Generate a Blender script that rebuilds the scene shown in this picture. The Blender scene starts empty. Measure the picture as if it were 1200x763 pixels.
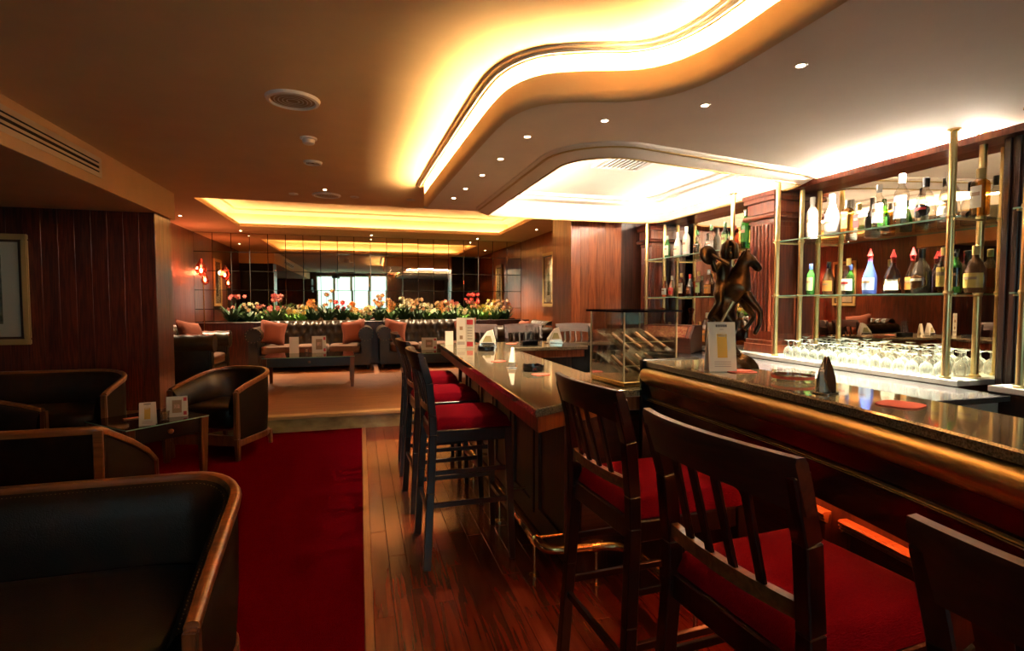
import bpy, bmesh, math, random
from mathutils import Vector, Matrix
random.seed(7)
R = math.radians
SC = bpy.context.scene
COL = SC.collection

# ------------------------------------------------------------------ camera, world, exposure
F_PX, YAW, PITCH, CAM_H = 620.0, R(16.0), R(2.65), 1.40
cam_d = bpy.data.cameras.new('camera'); cam = bpy.data.objects.new('camera', cam_d); COL.objects.link(cam)
cam_d.sensor_width = 36.0; cam_d.lens = F_PX / 1200.0 * 36.0; cam_d.clip_start = 0.02
cam.location = (0, 0, CAM_H)
cam.rotation_euler = (R(90) - PITCH, 0, -YAW)
SC.camera = cam
W = bpy.data.worlds.new('world'); SC.world = W; W.use_nodes = True
W.node_tree.nodes['Background'].inputs[0].default_value = (0.9, 0.6, 0.35, 1)
W.node_tree.nodes['Background'].inputs[1].default_value = 0.02
VS = SC.view_settings
VS.view_transform = 'Standard'; VS.look = 'None'; VS.gamma = 1.0; VS.use_curve_mapping = False
VS.exposure = 1.8
CY = SC.cycles
CY.use_denoising = True; CY.max_bounces = 8; CY.diffuse_bounces = 4; CY.glossy_bounces = 5
CY.transmission_bounces = 8; CY.transparent_max_bounces = 24
CY.caustics_reflective = False; CY.caustics_refractive = False
CY.sample_clamp_indirect = 4.0; CY.blur_glossy = 0.5

# light levels
L_WAVE, L_TRAY, L_LOUNGE, L_BACKBAR, L_UNDER = 215.0, 190.0, 12.0, 380.0, 20.0
SPOT_BAR, SPOT_LOUNGE = 42.0, 120.0
WARM = (1.0, 0.56, 0.17); WARMY = (1.0, 0.63, 0.28); WHITE = (1.0, 0.84, 0.66)

# ------------------------------------------------------------------ helpers
class MB:
    def __init__(s): s.v = []; s.f = []
    def add(s, vs, fs):
        o = len(s.v); s.v += [tuple(p) for p in vs]; s.f += [tuple(i + o for i in f) for f in fs]; return s
    def box(s, x0, x1, y0, y1, z0, z1):
        return s.add([(x0,y0,z0),(x1,y0,z0),(x1,y1,z0),(x0,y1,z0),(x0,y0,z1),(x1,y0,z1),(x1,y1,z1),(x0,y1,z1)],
                     [(0,3,2,1),(4,5,6,7),(0,1,5,4),(1,2,6,5),(2,3,7,6),(3,0,4,7)])
    def bar(s, a, b, w, d, up=(0,0,1), w2=None, d2=None):
        a, b = Vector(a), Vector(b); t = (b - a).normalized(); up = Vector(up)
        if abs(t.dot(up)) > .98: up = Vector((1,0,0))
        x = t.cross(up).normalized(); y = x.cross(t).normalized()
        w2 = w if w2 is None else w2; d2 = d if d2 is None else d2
        vs = [a + x*i*w/2 + y*j*d/2 for i, j in ((-1,-1),(1,-1),(1,1),(-1,1))] + [b + x*i*w2/2 + y*j*d2/2 for i, j in ((-1,-1),(1,-1),(1,1),(-1,1))]
        return s.add(vs, [(0,3,2,1),(4,5,6,7),(0,1,5,4),(1,2,6,5),(2,3,7,6),(3,0,4,7)])
    def lathe(s, prof, n=16, c=(0,0,0), cap=True, sx=1, sy=1):
        vs = []; fs = []; m = len(prof)
        for r, z in prof:
            for k in range(n):
                a = 2*math.pi*k/n; vs.append((c[0]+r*sx*math.cos(a), c[1]+r*sy*math.sin(a), c[2]+z))
        for i in range(m-1):
            for k in range(n):
                k2 = (k+1) % n; fs.append((i*n+k, i*n+k2, (i+1)*n+k2, (i+1)*n+k))
        if cap:
            if prof[0][0] > 1e-5: fs.append(tuple(range(n-1, -1, -1)))
            if prof[-1][0] > 1e-5: fs.append(tuple(range((m-1)*n, m*n)))
        return s.add(vs, fs)
    def tube(s, pts, r, n=8, closed=False, cap=True):
        pts = [Vector(p) for p in pts]; m = len(pts); vs = []; fs = []; up = Vector((0,0,1)); px = None
        for i, p in enumerate(pts):
            a = pts[i-1] if (i or closed) else pts[0]; b = pts[(i+1) % m] if (i < m-1 or closed) else pts[-1]
            t = (b - a).normalized()
            if px is None:
                u = up if abs(t.dot(up)) < .95 else Vector((1,0,0)); px = t.cross(u).normalized()
            px = (px - t*px.dot(t)).normalized(); py = t.cross(px)
            rr = r[i] if isinstance(r, (list, tuple)) else r
            for k in range(n):
                q = 2*math.pi*k/n; vs.append(p + px*rr*math.cos(q) + py*rr*math.sin(q))
        for i in range(m if closed else m-1):
            i2 = (i+1) % m
            for k in range(n):
                k2 = (k+1) % n; fs.append((i*n+k, i*n+k2, i2*n+k2, i2*n+k))
        if cap and not closed:
            fs.append(tuple(range(n-1,-1,-1))); fs.append(tuple(range((m-1)*n, m*n)))
        return s.add(vs, fs)
    def sweep(s, path, prof, closed=False, profclosed=False):
        # path: 2-D points; prof: (offset to the LEFT of travel, z)
        m = len(path); vs = []; fs = []; k = len(prof)
        for i in range(m):
            a = path[i-1] if (i or closed) else None; b = path[i]; c = path[(i+1) % m] if (i < m-1 or closed) else None
            def nrm(p, q):
                d = Vector((q[0]-p[0], q[1]-p[1])); d.normalize(); return Vector((-d.y, d.x))
            if a is None: n = nrm(b, c)
            elif c is None: n = nrm(a, b)
            else:
                n1, n2 = nrm(a, b), nrm(b, c); n = (n1 + n2)
                n = n / max(.35, n.length_squared) * 2 if n.length > 1e-6 else n1
            for o, z in prof: vs.append((b[0]+n.x*o, b[1]+n.y*o, z))
        for i in range(m if closed else m-1):
            i2 = (i+1) % m
            for j in range(k if profclosed else k-1):
                j2 = (j+1) % k; fs.append((i*k+j, i2*k+j, i2*k+j2, i*k+j2))
        if profclosed and not closed:
            fs.append(tuple(range(k))); fs.append(tuple(range((m-1)*k+k-1, (m-1)*k-1, -1)))
        return s.add(vs, fs)
    def prism(s, poly, z0, z1):
        n = len(poly)
        return s.add([(x,y,z0) for x,y in poly]+[(x,y,z1) for x,y in poly],
                     [tuple(range(n-1,-1,-1)), tuple(range(n,2*n))]+[(i,(i+1)%n,n+(i+1)%n,n+i) for i in range(n)])
    def grid(s, fn, nu, nv, cu=False):
        vs = [fn(i/(nu if cu else nu-1), j/(nv-1)) for j in range(nv) for i in range(nu)]
        fs = [(j*nu+i, j*nu+(i+1)%nu, (j+1)*nu+(i+1)%nu, (j+1)*nu+i) for j in range(nv-1) for i in range(nu if cu else nu-1)]
        return s.add(vs, fs)
    def pill(s, a, b, c, e=.4, n=20, m=12, ctr=(0,0,0)):   # superellipsoid
        def pw(t, p): return math.copysign(abs(t)**p, t)
        def fn(u, v):
            t = (u*2-1)*math.pi; q = (v-.5)*math.pi
            return (ctr[0]+a*pw(math.cos(q),e)*pw(math.cos(t),e), ctr[1]+b*pw(math.cos(q),e)*pw(math.sin(t),e), ctr[2]+c*pw(math.sin(q),e))
        return s.grid(fn, n, m, cu=True)
    def xf(s, M):
        s.v = [tuple(M @ Vector(p)) for p in s.v]; return s

def obj(name, mb, mat, parent=None, bevel=0, smooth=None, loc=None, rot=None, solid=0, sub=0):
    me = bpy.data.meshes.new(name); me.from_pydata(mb.v, [], mb.f); me.validate()
    bm = bmesh.new(); bm.from_mesh(me)
    bmesh.ops.remove_doubles(bm, verts=bm.verts, dist=1e-5)
    bmesh.ops.recalc_face_normals(bm, faces=bm.faces)
    if bevel:
        es = [e for e in bm.edges if len(e.link_faces) == 2 and e.calc_face_angle(0) > .6]
        bmesh.ops.bevel(bm, geom=es, offset=bevel, segments=1 if bevel < .006 else 2, affect='EDGES', clamp_overlap=True)
    bm.to_mesh(me); bm.free()
    if smooth is not None:
        me.polygons.foreach_set('use_smooth', [True]*len(me.polygons)); me.set_sharp_from_angle(angle=R(smooth))
    me.materials.append(MAT[mat] if isinstance(mat, str) else mat)
    o = bpy.data.objects.new(name, me); COL.objects.link(o)
    if parent: o.parent = parent
    if loc: o.location = loc
    if rot: o.rotation_euler = rot
    if solid:
        d = o.modifiers.new('solid', 'SOLIDIFY'); d.thickness = solid; d.offset = 0
    if sub:
        d = o.modifiers.new('sub', 'SUBSURF'); d.levels = sub; d.render_levels = sub
    return o
def tag(o, label, cat, group=None):
    o['label'] = label; o['category'] = cat
    if group: o['group'] = group
    return o
def thing(name, label, cat, loc=(0,0,0), rz=0, group=None):
    o = bpy.data.objects.new(name, None); COL.objects.link(o); o.empty_display_size = .05
    o.location = loc; o.rotation_euler = (0,0,rz); return tag(o, label, cat, group)
def struct(name, mb, mat, parent=None, **k):
    o = obj(name, mb, mat, parent, **k); o['kind'] = 'structure'; return o
def dup(root, loc, rz, label, group=None):
    r = root.copy(); COL.objects.link(r); r.location = loc; r.rotation_euler = (0,0,rz); r['label'] = label
    if group: r['group'] = group
    for ch in list(root.children):
        c = ch.copy(); COL.objects.link(c); c.parent = r
        for g in ch.children:
            d = g.copy(); COL.objects.link(d); d.parent = c
    return r
def arc(cx, cy, r, a0, a1, n):
    return [(cx+r*math.cos(R(a0+(a1-a0)*i/n)), cy+r*math.sin(R(a0+(a1-a0)*i/n))) for i in range(n+1)]
def smoothpath(pts, it=2):
    for _ in range(it):
        q = [pts[0]]
        for a, b in zip(pts, pts[1:]):
            q += [tuple(.75*i+.25*j for i, j in zip(a, b)), tuple(.25*i+.75*j for i, j in zip(a, b))]
        pts = q + [pts[-1]]
    return pts
def y_at(pxx, X):          # floor-plan distance of a thing standing at X along the bar wall
    return X / math.tan(YAW + math.atan((pxx-600)/F_PX))

# ------------------------------------------------------------------ materials
MAT = {}
def nt(name):
    m = bpy.data.materials.new(name); m.use_nodes = True; MAT[name] = m
    return m, m.node_tree.nodes, m.node_tree.links, m.node_tree.nodes['Principled BSDF']
def setp(b, **k):
    for a, v in k.items():
        a = a.replace('_', ' ')
        b.inputs[a].default_value = (*v, 1) if isinstance(v, tuple) and len(v) == 3 else v
def plain(name, col, rough=.5, metal=0, **k):
    m, n, l, b = nt(name); setp(b, Base_Color=col, Roughness=rough, Metallic=metal, **k); return m
def noisy(name, c1, c2, scale, rough=.5, metal=0, bump=0, detail=4, stretch=(1,1,1), bscale=None, rnd=0, **k):
    m, n, l, b = nt(name); setp(b, Roughness=rough, Metallic=metal, **k)
    tc = n.new('ShaderNodeTexCoord'); mp = n.new('ShaderNodeMapping'); mp.inputs['Scale'].default_value = stretch
    l.new(tc.outputs['Object'], mp.inputs['Vector'])
    vec = mp.outputs['Vector']
    oi = n.new('ShaderNodeObjectInfo')
    if rnd:
        va = n.new('ShaderNodeVectorMath'); va.operation = 'MULTIPLY_ADD'
        cb = n.new('ShaderNodeCombineXYZ')
        for i in range(3): l.new(oi.outputs['Random'], cb.inputs[i])
        va.inputs[1].default_value = (37, 23, 51)
        l.new(cb.outputs[0], va.inputs[0]); l.new(vec, va.inputs[2]); vec = va.outputs[0]
    nz = n.new('ShaderNodeTexNoise'); nz.inputs['Scale'].default_value = scale; nz.inputs['Detail'].default_value = detail
    l.new(vec, nz.inputs['Vector'])
    rp = n.new('ShaderNodeValToRGB'); rp.color_ramp.elements[0].position = .35; rp.color_ramp.elements[1].position = .68
    rp.color_ramp.elements[0].color = (*c1, 1); rp.color_ramp.elements[1].color = (*c2, 1)
    l.new(nz.outputs['Fac'], rp.inputs['Fac'])
    out = rp.outputs['Color']
    if rnd:
        hs = n.new('ShaderNodeHueSaturation'); mr = n.new('ShaderNodeMapRange')
        mr.inputs['To Min'].default_value = 1-rnd; mr.inputs['To Max'].default_value = 1+rnd
        l.new(oi.outputs['Random'], mr.inputs['Value']); l.new(mr.outputs[0], hs.inputs['Value']); l.new(out, hs.inputs['Color']); out = hs.outputs['Color']
    l.new(out, b.inputs['Base Color'])
    if bump:
        nb = nz
        if bscale:
            nb = n.new('ShaderNodeTexNoise'); nb.inputs['Scale'].default_value = bscale; nb.inputs['Detail'].default_value = 3; l.new(vec, nb.inputs['Vector'])
        bp = n.new('ShaderNodeBump'); bp.inputs['Strength'].default_value = bump; bp.inputs['Distance'].default_value = .01
        l.new(nb.outputs['Fac'], bp.inputs['Height']); l.new(bp.outputs['Normal'], b.inputs['Normal'])
    return m
def wood(name, c1, c2, axis='Z', rough=.3, rnd=.18, s=1.0, coat=.3):
    m, n, l, b = nt(name); setp(b, Roughness=rough, Coat_Weight=coat, Coat_Roughness=.15)
    tc = n.new('ShaderNodeTexCoord'); mp = n.new('ShaderNodeMapping'); oi = n.new('ShaderNodeObjectInfo')
    st = {'X': (.9,14,14), 'Y': (14,.9,14), 'Z': (14,14,.9)}[axis]
    mp.inputs['Scale'].default_value = tuple(v*s for v in st)
    l.new(tc.outputs['Object'], mp.inputs['Vector'])
    va = n.new('ShaderNodeVectorMath'); va.operation = 'MULTIPLY_ADD'; cb = n.new('ShaderNodeCombineXYZ')
    for i in range(3): l.new(oi.outputs['Random'], cb.inputs[i])
    va.inputs[1].default_value = (41, 29, 17); l.new(cb.outputs[0], va.inputs[0]); l.new(mp.outputs[0], va.inputs[2])
    n1 = n.new('ShaderNodeTexNoise'); n1.inputs['Scale'].default_value = 1.0; n1.inputs['Detail'].default_value = 2; n1.inputs['Distortion'].default_value = .6
    l.new(va.outputs[0], n1.inputs['Vector'])
    wv = n.new('ShaderNodeMath'); wv.operation = 'MULTIPLY'; wv.inputs[1].default_value = 34
    sn = n.new('ShaderNodeMath'); sn.operation = 'SINE'
    l.new(n1.outputs['Fac'], wv.inputs[0]); l.new(wv.outputs[0], sn.inputs[0])
    n2 = n.new('ShaderNodeTexNoise'); n2.inputs['Scale'].default_value = 5; n2.inputs['Detail'].default_value = 5; l.new(va.outputs[0], n2.inputs['Vector'])
    ad = n.new('ShaderNodeMath'); ad.operation = 'MULTIPLY_ADD'; ad.inputs[1].default_value = .16; l.new(sn.outputs[0], ad.inputs[0]); l.new(n2.outputs['Fac'], ad.inputs[2])
    rp = n.new('ShaderNodeValToRGB'); rp.color_ramp.elements[0].position = .28; rp.color_ramp.elements[1].position = .72
    rp.color_ramp.elements[0].color = (*c1,1); rp.color_ramp.elements[1].color = (*c2,1); l.new(ad.outputs[0], rp.inputs['Fac'])
    hs = n.new('ShaderNodeHueSaturation'); mr = n.new('ShaderNodeMapRange'); mr.inputs['To Min'].default_value = 1-rnd; mr.inputs['To Max'].default_value = 1+rnd
    l.new(oi.outputs['Random'], mr.inputs['Value']); l.new(mr.outputs[0], hs.inputs['Value']); l.new(rp.outputs['Color'], hs.inputs['Color'])
    l.new(hs.outputs['Color'], b.inputs['Base Color'])
    bp = n.new('ShaderNodeBump'); bp.inputs['Strength'].default_value = .12; bp.inputs['Distance'].default_value = .004
    l.new(ad.outputs[0], bp.inputs['Height']); l.new(bp.outputs['Normal'], b.inputs['Normal'])
    return m
def emit(name, col, st):
    m, n, l, b = nt(name); setp(b, Base_Color=(0,0,0), Emission_Color=col, Emission_Strength=st); return m
def glass(name, col, rough=.02, refl=.12, mx=.85):
    m, n, l, b = nt(name); out = n['Material Output']
    tr = n.new('ShaderNodeBsdfTransparent'); tr.inputs[0].default_value = (*col,1)
    gl = n.new('ShaderNodeBsdfGlossy'); gl.inputs['Roughness'].default_value = rough
    lw = n.new('ShaderNodeLayerWeight'); lw.inputs['Blend'].default_value = .35
    mr = n.new('ShaderNodeMapRange'); mr.inputs['To Min'].default_value = refl*.5; mr.inputs['To Max'].default_value = mx
    pw = n.new('ShaderNodeMath'); pw.operation = 'POWER'; pw.inputs[1].default_value = 1.6
    l.new(lw.outputs['Facing'], pw.inputs[0]); l.new(pw.outputs[0], mr.inputs['Value'])
    ms = n.new('ShaderNodeMixShader'); l.new(mr.outputs[0], ms.inputs[0]); l.new(tr.outputs[0], ms.inputs[1]); l.new(gl.outputs[0], ms.inputs[2])
    l.new(ms.outputs[0], out.inputs['Surface']); return m

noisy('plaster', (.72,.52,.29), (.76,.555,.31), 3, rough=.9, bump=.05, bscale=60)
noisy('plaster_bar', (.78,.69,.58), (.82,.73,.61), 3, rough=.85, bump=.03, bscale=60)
plain('white_paint', (.82,.78,.70), .6)
plain('cream_metal', (.72,.64,.50), .45)
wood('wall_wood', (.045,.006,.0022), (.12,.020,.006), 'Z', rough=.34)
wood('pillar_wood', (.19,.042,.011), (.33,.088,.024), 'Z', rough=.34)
wood('dark_wood', (.022,.004,.0015), (.05,.011,.004), 'Z', rough=.42, coat=.1)
wood('dark_wood_x', (.022,.004,.0015), (.05,.011,.004), 'X', rough=.42, coat=.1)
wood('dark_wood_y', (.028,.005,.002), (.06,.013,.005), 'Y', rough=.42, coat=.1)
wood('chair_wood', (.007,.0014,.0009), (.016,.003,.0017), 'Z', rough=.3, coat=.15)
wood('crest_wood', (.022,.0042,.002), (.042,.0085,.0036), 'Y', rough=.42, coat=.0)
wood('rim_wood', (.15,.045,.012), (.25,.085,.025), 'X', rough=.28, rnd=.1)
wood('leg_wood', (.09,.026,.008), (.16,.05,.016), 'Z', rough=.3, rnd=.1)
wood('column_wood', (.11,.018,.007), (.20,.040,.014), 'Z', rough=.28)
wood('floor_wood', (.105,.0135,.005), (.15,.023,.0085), 'Y', rough=.2, rnd=.25, coat=.5, s=.7)
wood('platform_wood', (.22,.075,.025), (.33,.13,.045), 'X', rough=.38, rnd=.1, coat=.2)
wood('trim_wood', (.18,.062,.02), (.26,.10,.034), 'Y', rough=.3, rnd=.06)
wood('nosing_wood', (.52,.30,.12), (.68,.42,.18), 'X', rough=.35, rnd=.06)
wood('bar_roll', (.50,.345,.125), (.62,.45,.18), 'Y', rough=.28, rnd=.03, coat=.5)
MAT['bar_roll'].node_tree.nodes['Principled BSDF'].inputs['Metallic'].default_value = .75
wood('bar_panel', (.012,.0028,.002), (.026,.006,.0036), 'Y', rough=.16, rnd=.05, coat=.8)
noisy('riser_stone', (.20,.15,.06), (.42,.34,.16), 5, rough=.3, stretch=(1,1,2))
noisy('granite', (.075,.055,.032), (.30,.24,.15), 190, rough=.07, detail=3, Coat_Weight=.4)
noisy('granite_grey', (.07,.066,.062), (.13,.123,.115), 160, rough=.12, detail=3)
noisy('marble_white', (.72,.68,.62), (.86,.82,.76), 12, rough=.15)
noisy('carpet', (.052,.0003,.0020), (.075,.0008,.0034), 260, rough=1.0, bump=.6, bscale=330, Specular_IOR_Level=0.0)
noisy('velvet', (.075,.0007,.0042), (.102,.0014,.0062), 120, rough=.95, bump=.3, stretch=(1,8,1), Specular_IOR_Level=.02)
noisy('leather_dark', (.006,.0025,.0013), (.012,.0048,.0024), 14, rough=.40, bump=.15, bscale=220, Specular_IOR_Level=.32)
noisy('leather_back', (.004,.0017,.0009), (.008,.0032,.0016), 14, rough=.6, bump=.1, bscale=220, Specular_IOR_Level=.06)
noisy('leather_olive', (.016,.009,.0028), (.030,.017,.0055), 9, rough=.32, bump=.15, bscale=160, Specular_IOR_Level=.4)
noisy('cushion_cloth', (.20,.046,.018), (.26,.068,.029), 160, rough=.9, bump=.3)
noisy('seat_cloth', (.09,.036,.015), (.13,.055,.023), 120, rough=.9, bump=.2)
plain('brass', (.80,.56,.24), .2, 1)
plain('brass_pale', (.95,.73,.34), .30, 1)
plain('gold_paint', (.55,.36,.10), .35, .6)
plain('chrome', (.8,.78,.75), .12, 1)
plain('apron_dark', (.007,.003,.002), .35)
plain('black', (.006,.006,.007), .25)
plain('black_glass', (.004,.004,.006), .06)
plain('slot_dark', (.003,.002,.002), .9)
plain('stud', (.30,.21,.11), .4, 1)
noisy('bronze', (.030,.015,.007), (.12,.062,.026), 22, rough=.30, metal=.85, bump=.25)
plain('spear_metal', (.62,.45,.22), .3, .8)
plain('mirror', (.74,.66,.50), .015, 1)
plain('mirror_bar', (.82,.76,.66), .01, 1)
plain('paper', (.80,.74,.62), .7)
plain('paper_pink', (.80,.50,.38), .7)
plain('ink', (.06,.05,.05), .7)
plain('ink_faint', (.50,.42,.36), .7)
plain('print_red', (.62,.05,.06), .6)
plain('print_yellow', (.75,.46,.07), .6)
plain('print_brown', (.36,.22,.12), .6)
plain('coaster_red', (.60,.11,.07), .75)
plain('napkin', (.85,.80,.72), .85)
plain('napkin_print', (.34,.30,.14), .8)
plain('felt_red', (.35,.02,.03), .9)
noisy('card_index', (.26,.035,.02), (.50,.27,.12), 45, rough=.8)
plain('mat_cream', (.80,.72,.52), .8)
plain('mat_pale', (.70,.62,.46), .8)
noisy('picture_art', (.08,.09,.04), (.35,.30,.16), 14, rough=.7)
plain('frame_gold', (.50,.34,.13), .4, .3)
plain('frame_dark', (.05,.02,.008), .4)
glass('clear_glass', (.95,.95,.93)); glass('shelf_glass', (.90,.97,.93), refl=.1, mx=.35)
glass('case_glass', (.93,.92,.86), refl=.16)
plain('lit_acrylic_edge', (.62,.52,.34), .15)  # pale gold paints the light caught along the clear case's edges
plain('shelf_edge', (.35,.62,.50), .1)

def brightened_glass(name):  # white mixed into clear glass stands for light caught from the bright ledge
    m = glass(name, (.96,.95,.93), refl=.25); n = m.node_tree.nodes; l = m.node_tree.links; out = n['Material Output']
    mx0 = out.inputs['Surface'].links[0].from_node
    df = n.new('ShaderNodeBsdfTranslucent'); df.inputs[0].default_value = (.95,.92,.88,1)
    d2 = n.new('ShaderNodeBsdfDiffuse'); d2.inputs[0].default_value = (.95,.92,.88,1)
    a = n.new('ShaderNodeMixShader'); a.inputs[0].default_value = .5; l.new(df.outputs[0], a.inputs[1]); l.new(d2.outputs[0], a.inputs[2])
    lw = n.new('ShaderNodeLayerWeight'); lw.inputs['Blend'].default_value = .45; mr = n.new('ShaderNodeMapRange'); mr.inputs['To Min'].default_value = .10; mr.inputs['To Max'].default_value = .75
    l.new(lw.outputs['Facing'], mr.inputs['Value'])
    b = n.new('ShaderNodeMixShader'); l.new(mr.outputs[0], b.inputs[0]); l.new(mx0.outputs[0], b.inputs[1]); l.new(a.outputs[0], b.inputs[2]); l.new(b.outputs[0], out.inputs['Surface'])
brightened_glass('stemware')
glass('red_glass', (1.0,.35,.25), refl=.2)
glass('pane_glass', (.97,.97,.97), refl=.08)
for nme, c in (('glass_green', (.12,.45,.08)), ('glass_amber', (.55,.25,.06)), ('glass_gold', (.80,.52,.16)), ('glass_blue', (.05,.10,.50)), ('glass_pale', (.93,.90,.84)), ('glass_rose', (.80,.38,.26))):
    glass(nme, c, refl=.15)
for nme, c in (('b_white', (.85,.82,.76)), ('b_dark', (.02,.012,.008)), ('b_brown', (.12,.05,.02)), ('b_green', (.04,.16,.03)), ('b_red', (.5,.03,.03)), ('b_blue', (.06,.10,.42)), ('b_yellow', (.72,.50,.12)), ('b_cream', (.78,.70,.52)), ('b_orange', (.70,.28,.06)), ('b_gold', (.6,.42,.14)), ('b_black', (.008,.008,.008)), ('b_silver', (.6,.58,.55)), ('b_pale_blue', (.45,.55,.75)), ('b_pale_green', (.45,.60,.25))):
    plain(nme, c, .12 if nme in ('b_dark','b_black','b_brown','b_green') else .35)
for nme, c1, c2 in (('leaf_dark', (.012,.035,.010), (.03,.08,.02)), ('leaf_mid', (.04,.10,.02), (.10,.20,.05)), ('leaf_lime', (.10,.30,.03), (.22,.45,.08))):
    noisy(nme, c1, c2, 20, rough=.5)
for nme, c in (('petal_pink', (.85,.25,.28)), ('petal_red', (.75,.04,.06)), ('petal_white', (.88,.82,.62)), ('petal_orange', (.85,.36,.10)), ('petal_yellow', (.85,.66,.20)), ('petal_peach', (.85,.52,.32))):
    plain(nme, c, .6)
emit('led_wave', WARMY, L_WAVE); emit('led_tray', WHITE, L_TRAY); emit('led_lounge', (1.0,.68,.36), L_LOUNGE)
emit('led_back', WHITE, L_BACKBAR); emit('led_under', (1.0,.20,.05), L_UNDER)
emit('bulb', (1.0,.78,.5), 30); emit('lamp_bulb', (1.0,.45,.25), 25)
emit('daylight', (.55,.92,.95), 1.0)
plain('screen_black', (.01,.01,.012), .3)

# ------------------------------------------------------------------ the room shell
Z_C, Z_S = 2.70, 2.45          # main ceiling, bar soffit
XL, XR, YB, YF = -5.5, 3.95, -3.0, 11.25
def plate(outer, holes, z, flip=False):
    bm = bmesh.new(); es = []
    for loop in [outer]+holes:
        vs = [bm.verts.new((x,y,z)) for x,y in loop]
        for i in range(len(vs)): es.append(bm.edges.new((vs[i], vs[(i+1)%len(vs)])))
    bmesh.ops.triangle_fill(bm, edges=es, use_beauty=True)
    bm.verts.index_update(); mb = MB(); mb.add([v.co for v in bm.verts], [[v.index for v in f.verts] for f in bm.faces]); bm.free(); return mb
def rrect(x0, x1, y0, y1, r, n=6):
    return arc(x1-r,y1-r,r,0,90,n)+arc(x0+r,y1-r,r,90,180,n)+arc(x0+r,y0+r,r,180,270,n)+arc(x1-r,y0+r,r,270,360,n)

# floors
fl = struct('floor', MB().box(XL, XR, YB, 6.0, -.10, -.012), 'dark_wood_y')
struct('floor_carpet', MB().box(XL, 0.0, YB, 6.0, -.012, .006), 'carpet')
struct('trim_1', MB().box(0.0, .040, YB, 6.0, -.012, .008), 'trim_wood', bevel=.003)
pw = .092; pm = {}
for k in range(17):
    y = -1.0 - random.random()*.8
    while y < 5.99:
        ln = random.choice((.9,1.2,1.5)); y0, y1 = max(y,-1.0), min(y+ln, 5.995)
        if y1-y0 > .05:
            L = round(y1-y0, 2)
            if L not in pm:
                pm[L] = obj('floor_plank', MB().box(-pw/2+.0008, pw/2-.0008, 0, L-.0012, -.012, .004), 'floor_wood', fl, bevel=.0012); o = pm[L]
            else:
                o = pm[L].copy(); COL.objects.link(o)
            o.location = (.040+pw*(k+.5), y0, 0)
        y += ln
# platform
P_Z = .18
pf = struct('floor_platform', MB().box(XL, XR, 6.03, YF, -.10, P_Z-.012), 'dark_wood_x')
struct('trim_2', MB().box(XL, XR, 6.0, 6.03, -.01, P_Z-.035), 'riser_stone', pf)
struct('trim_3', MB().box(XL, XR, 5.985, 6.12, P_Z-.035, P_Z+.002), 'nosing_wood', pf, bevel=.008)
pl = None
for k in range(27):
    for j, x0 in enumerate((-3.0, -1.0, 1.0)):
        if pl is None:
            pl = obj('floor_plank', MB().box(0, 1.998, 0, .1485, -.012, .0), 'platform_wood', pf, bevel=.0012); o = pl
        else:
            o = pl.copy(); COL.objects.link(o)
        o.location = (x0 + (.0 if k % 2 else -.45), 6.121+.15*k, P_Z)

# walls: backing plus individual boards
def boards(name, mat, parent, a, b, z0, z1, n, t=.014, gap=.0016, normal=(0,-1)):
    ax, ay = a; bx, by = b; L = math.hypot(bx-ax, by-ay); w = L/n; rz = math.atan2(by-ay, bx-ax)
    first = None
    for k in range(n):
        if first is None:
            first = obj('wall_board', MB().box(gap/2, w-gap/2, -t, 0, z0, z1), mat, parent, bevel=.0008); o = first
        else:
            o = first.copy(); COL.objects.link(o)
        o.location = (ax+(bx-ax)*k/n, ay+(by-ay)*k/n, 0); o.rotation_euler = (0,0,rz)
wl = struct('wall_left', MB().box(-5.5, -2.20, 6.81, 7.30, 0, Z_C), 'slot_dark')          # partition between lounge and tables
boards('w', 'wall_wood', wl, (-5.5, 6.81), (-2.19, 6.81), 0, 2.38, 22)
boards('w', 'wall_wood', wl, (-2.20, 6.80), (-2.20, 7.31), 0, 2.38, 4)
wlo = struct('wall_lounge_left', MB().box(-3.15, -3.012, 7.30, YF, 0, 3.10), 'slot_dark')
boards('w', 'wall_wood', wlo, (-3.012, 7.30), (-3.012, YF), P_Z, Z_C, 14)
wro = struct('wall_lounge_right', MB().box(3.446, 3.6, 6.9, YF, 0, 3.10), 'slot_dark')
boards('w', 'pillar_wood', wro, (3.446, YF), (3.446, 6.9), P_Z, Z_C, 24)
wp = struct('wall_pillar', MB().box(2.604, 3.296, 6.314, 6.98, 0, Z_C), 'slot_dark')
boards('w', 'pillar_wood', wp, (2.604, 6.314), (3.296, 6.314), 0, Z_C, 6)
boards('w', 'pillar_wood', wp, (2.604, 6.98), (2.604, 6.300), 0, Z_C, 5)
wn = struct('wall_niche', MB().box(3.29, 4.1, 6.5, 6.9, 0, Z_C), 'dark_wood')
boards('w', 'dark_wood', wn, (3.312, 6.5), (3.95, 6.5), 0, Z_C, 5)
struct('wall_right', MB().box(3.88, 4.1, YB, 6.5, 0, Z_C), 'wall_wood')
ww = struct('wall_west', MB().box(-5.65, -5.5, YB, 7.3, 0, Z_C), 'wall_wood')
# far wall with mirror tiles
wb = struct('wall_back', MB().box(-3.15, 3.6, YF+.004, YF+.15, 0, 3.10), 'slot_dark')
tw, th = 6.43/20, .364
tm = {}
for j in range(5):
    z1 = Z_C - j*th; z0 = max(z1-th, 1.0)
    for i in range(20):
        key = round(z1-z0, 3)
        if key not in tm:
            tm[key] = obj('mirror_tile', MB().box(.005, tw-.005, -.006, .003, .005, key-.005), 'mirror', wb, bevel=.0012); o = tm[key]
        else:
            o = tm[key].copy(); COL.objects.link(o)
        o.location = (-3.0+tw*i, YF, z0); o.rotation_euler = (random.gauss(0,.0006), 0, random.gauss(0,.0008))
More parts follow.
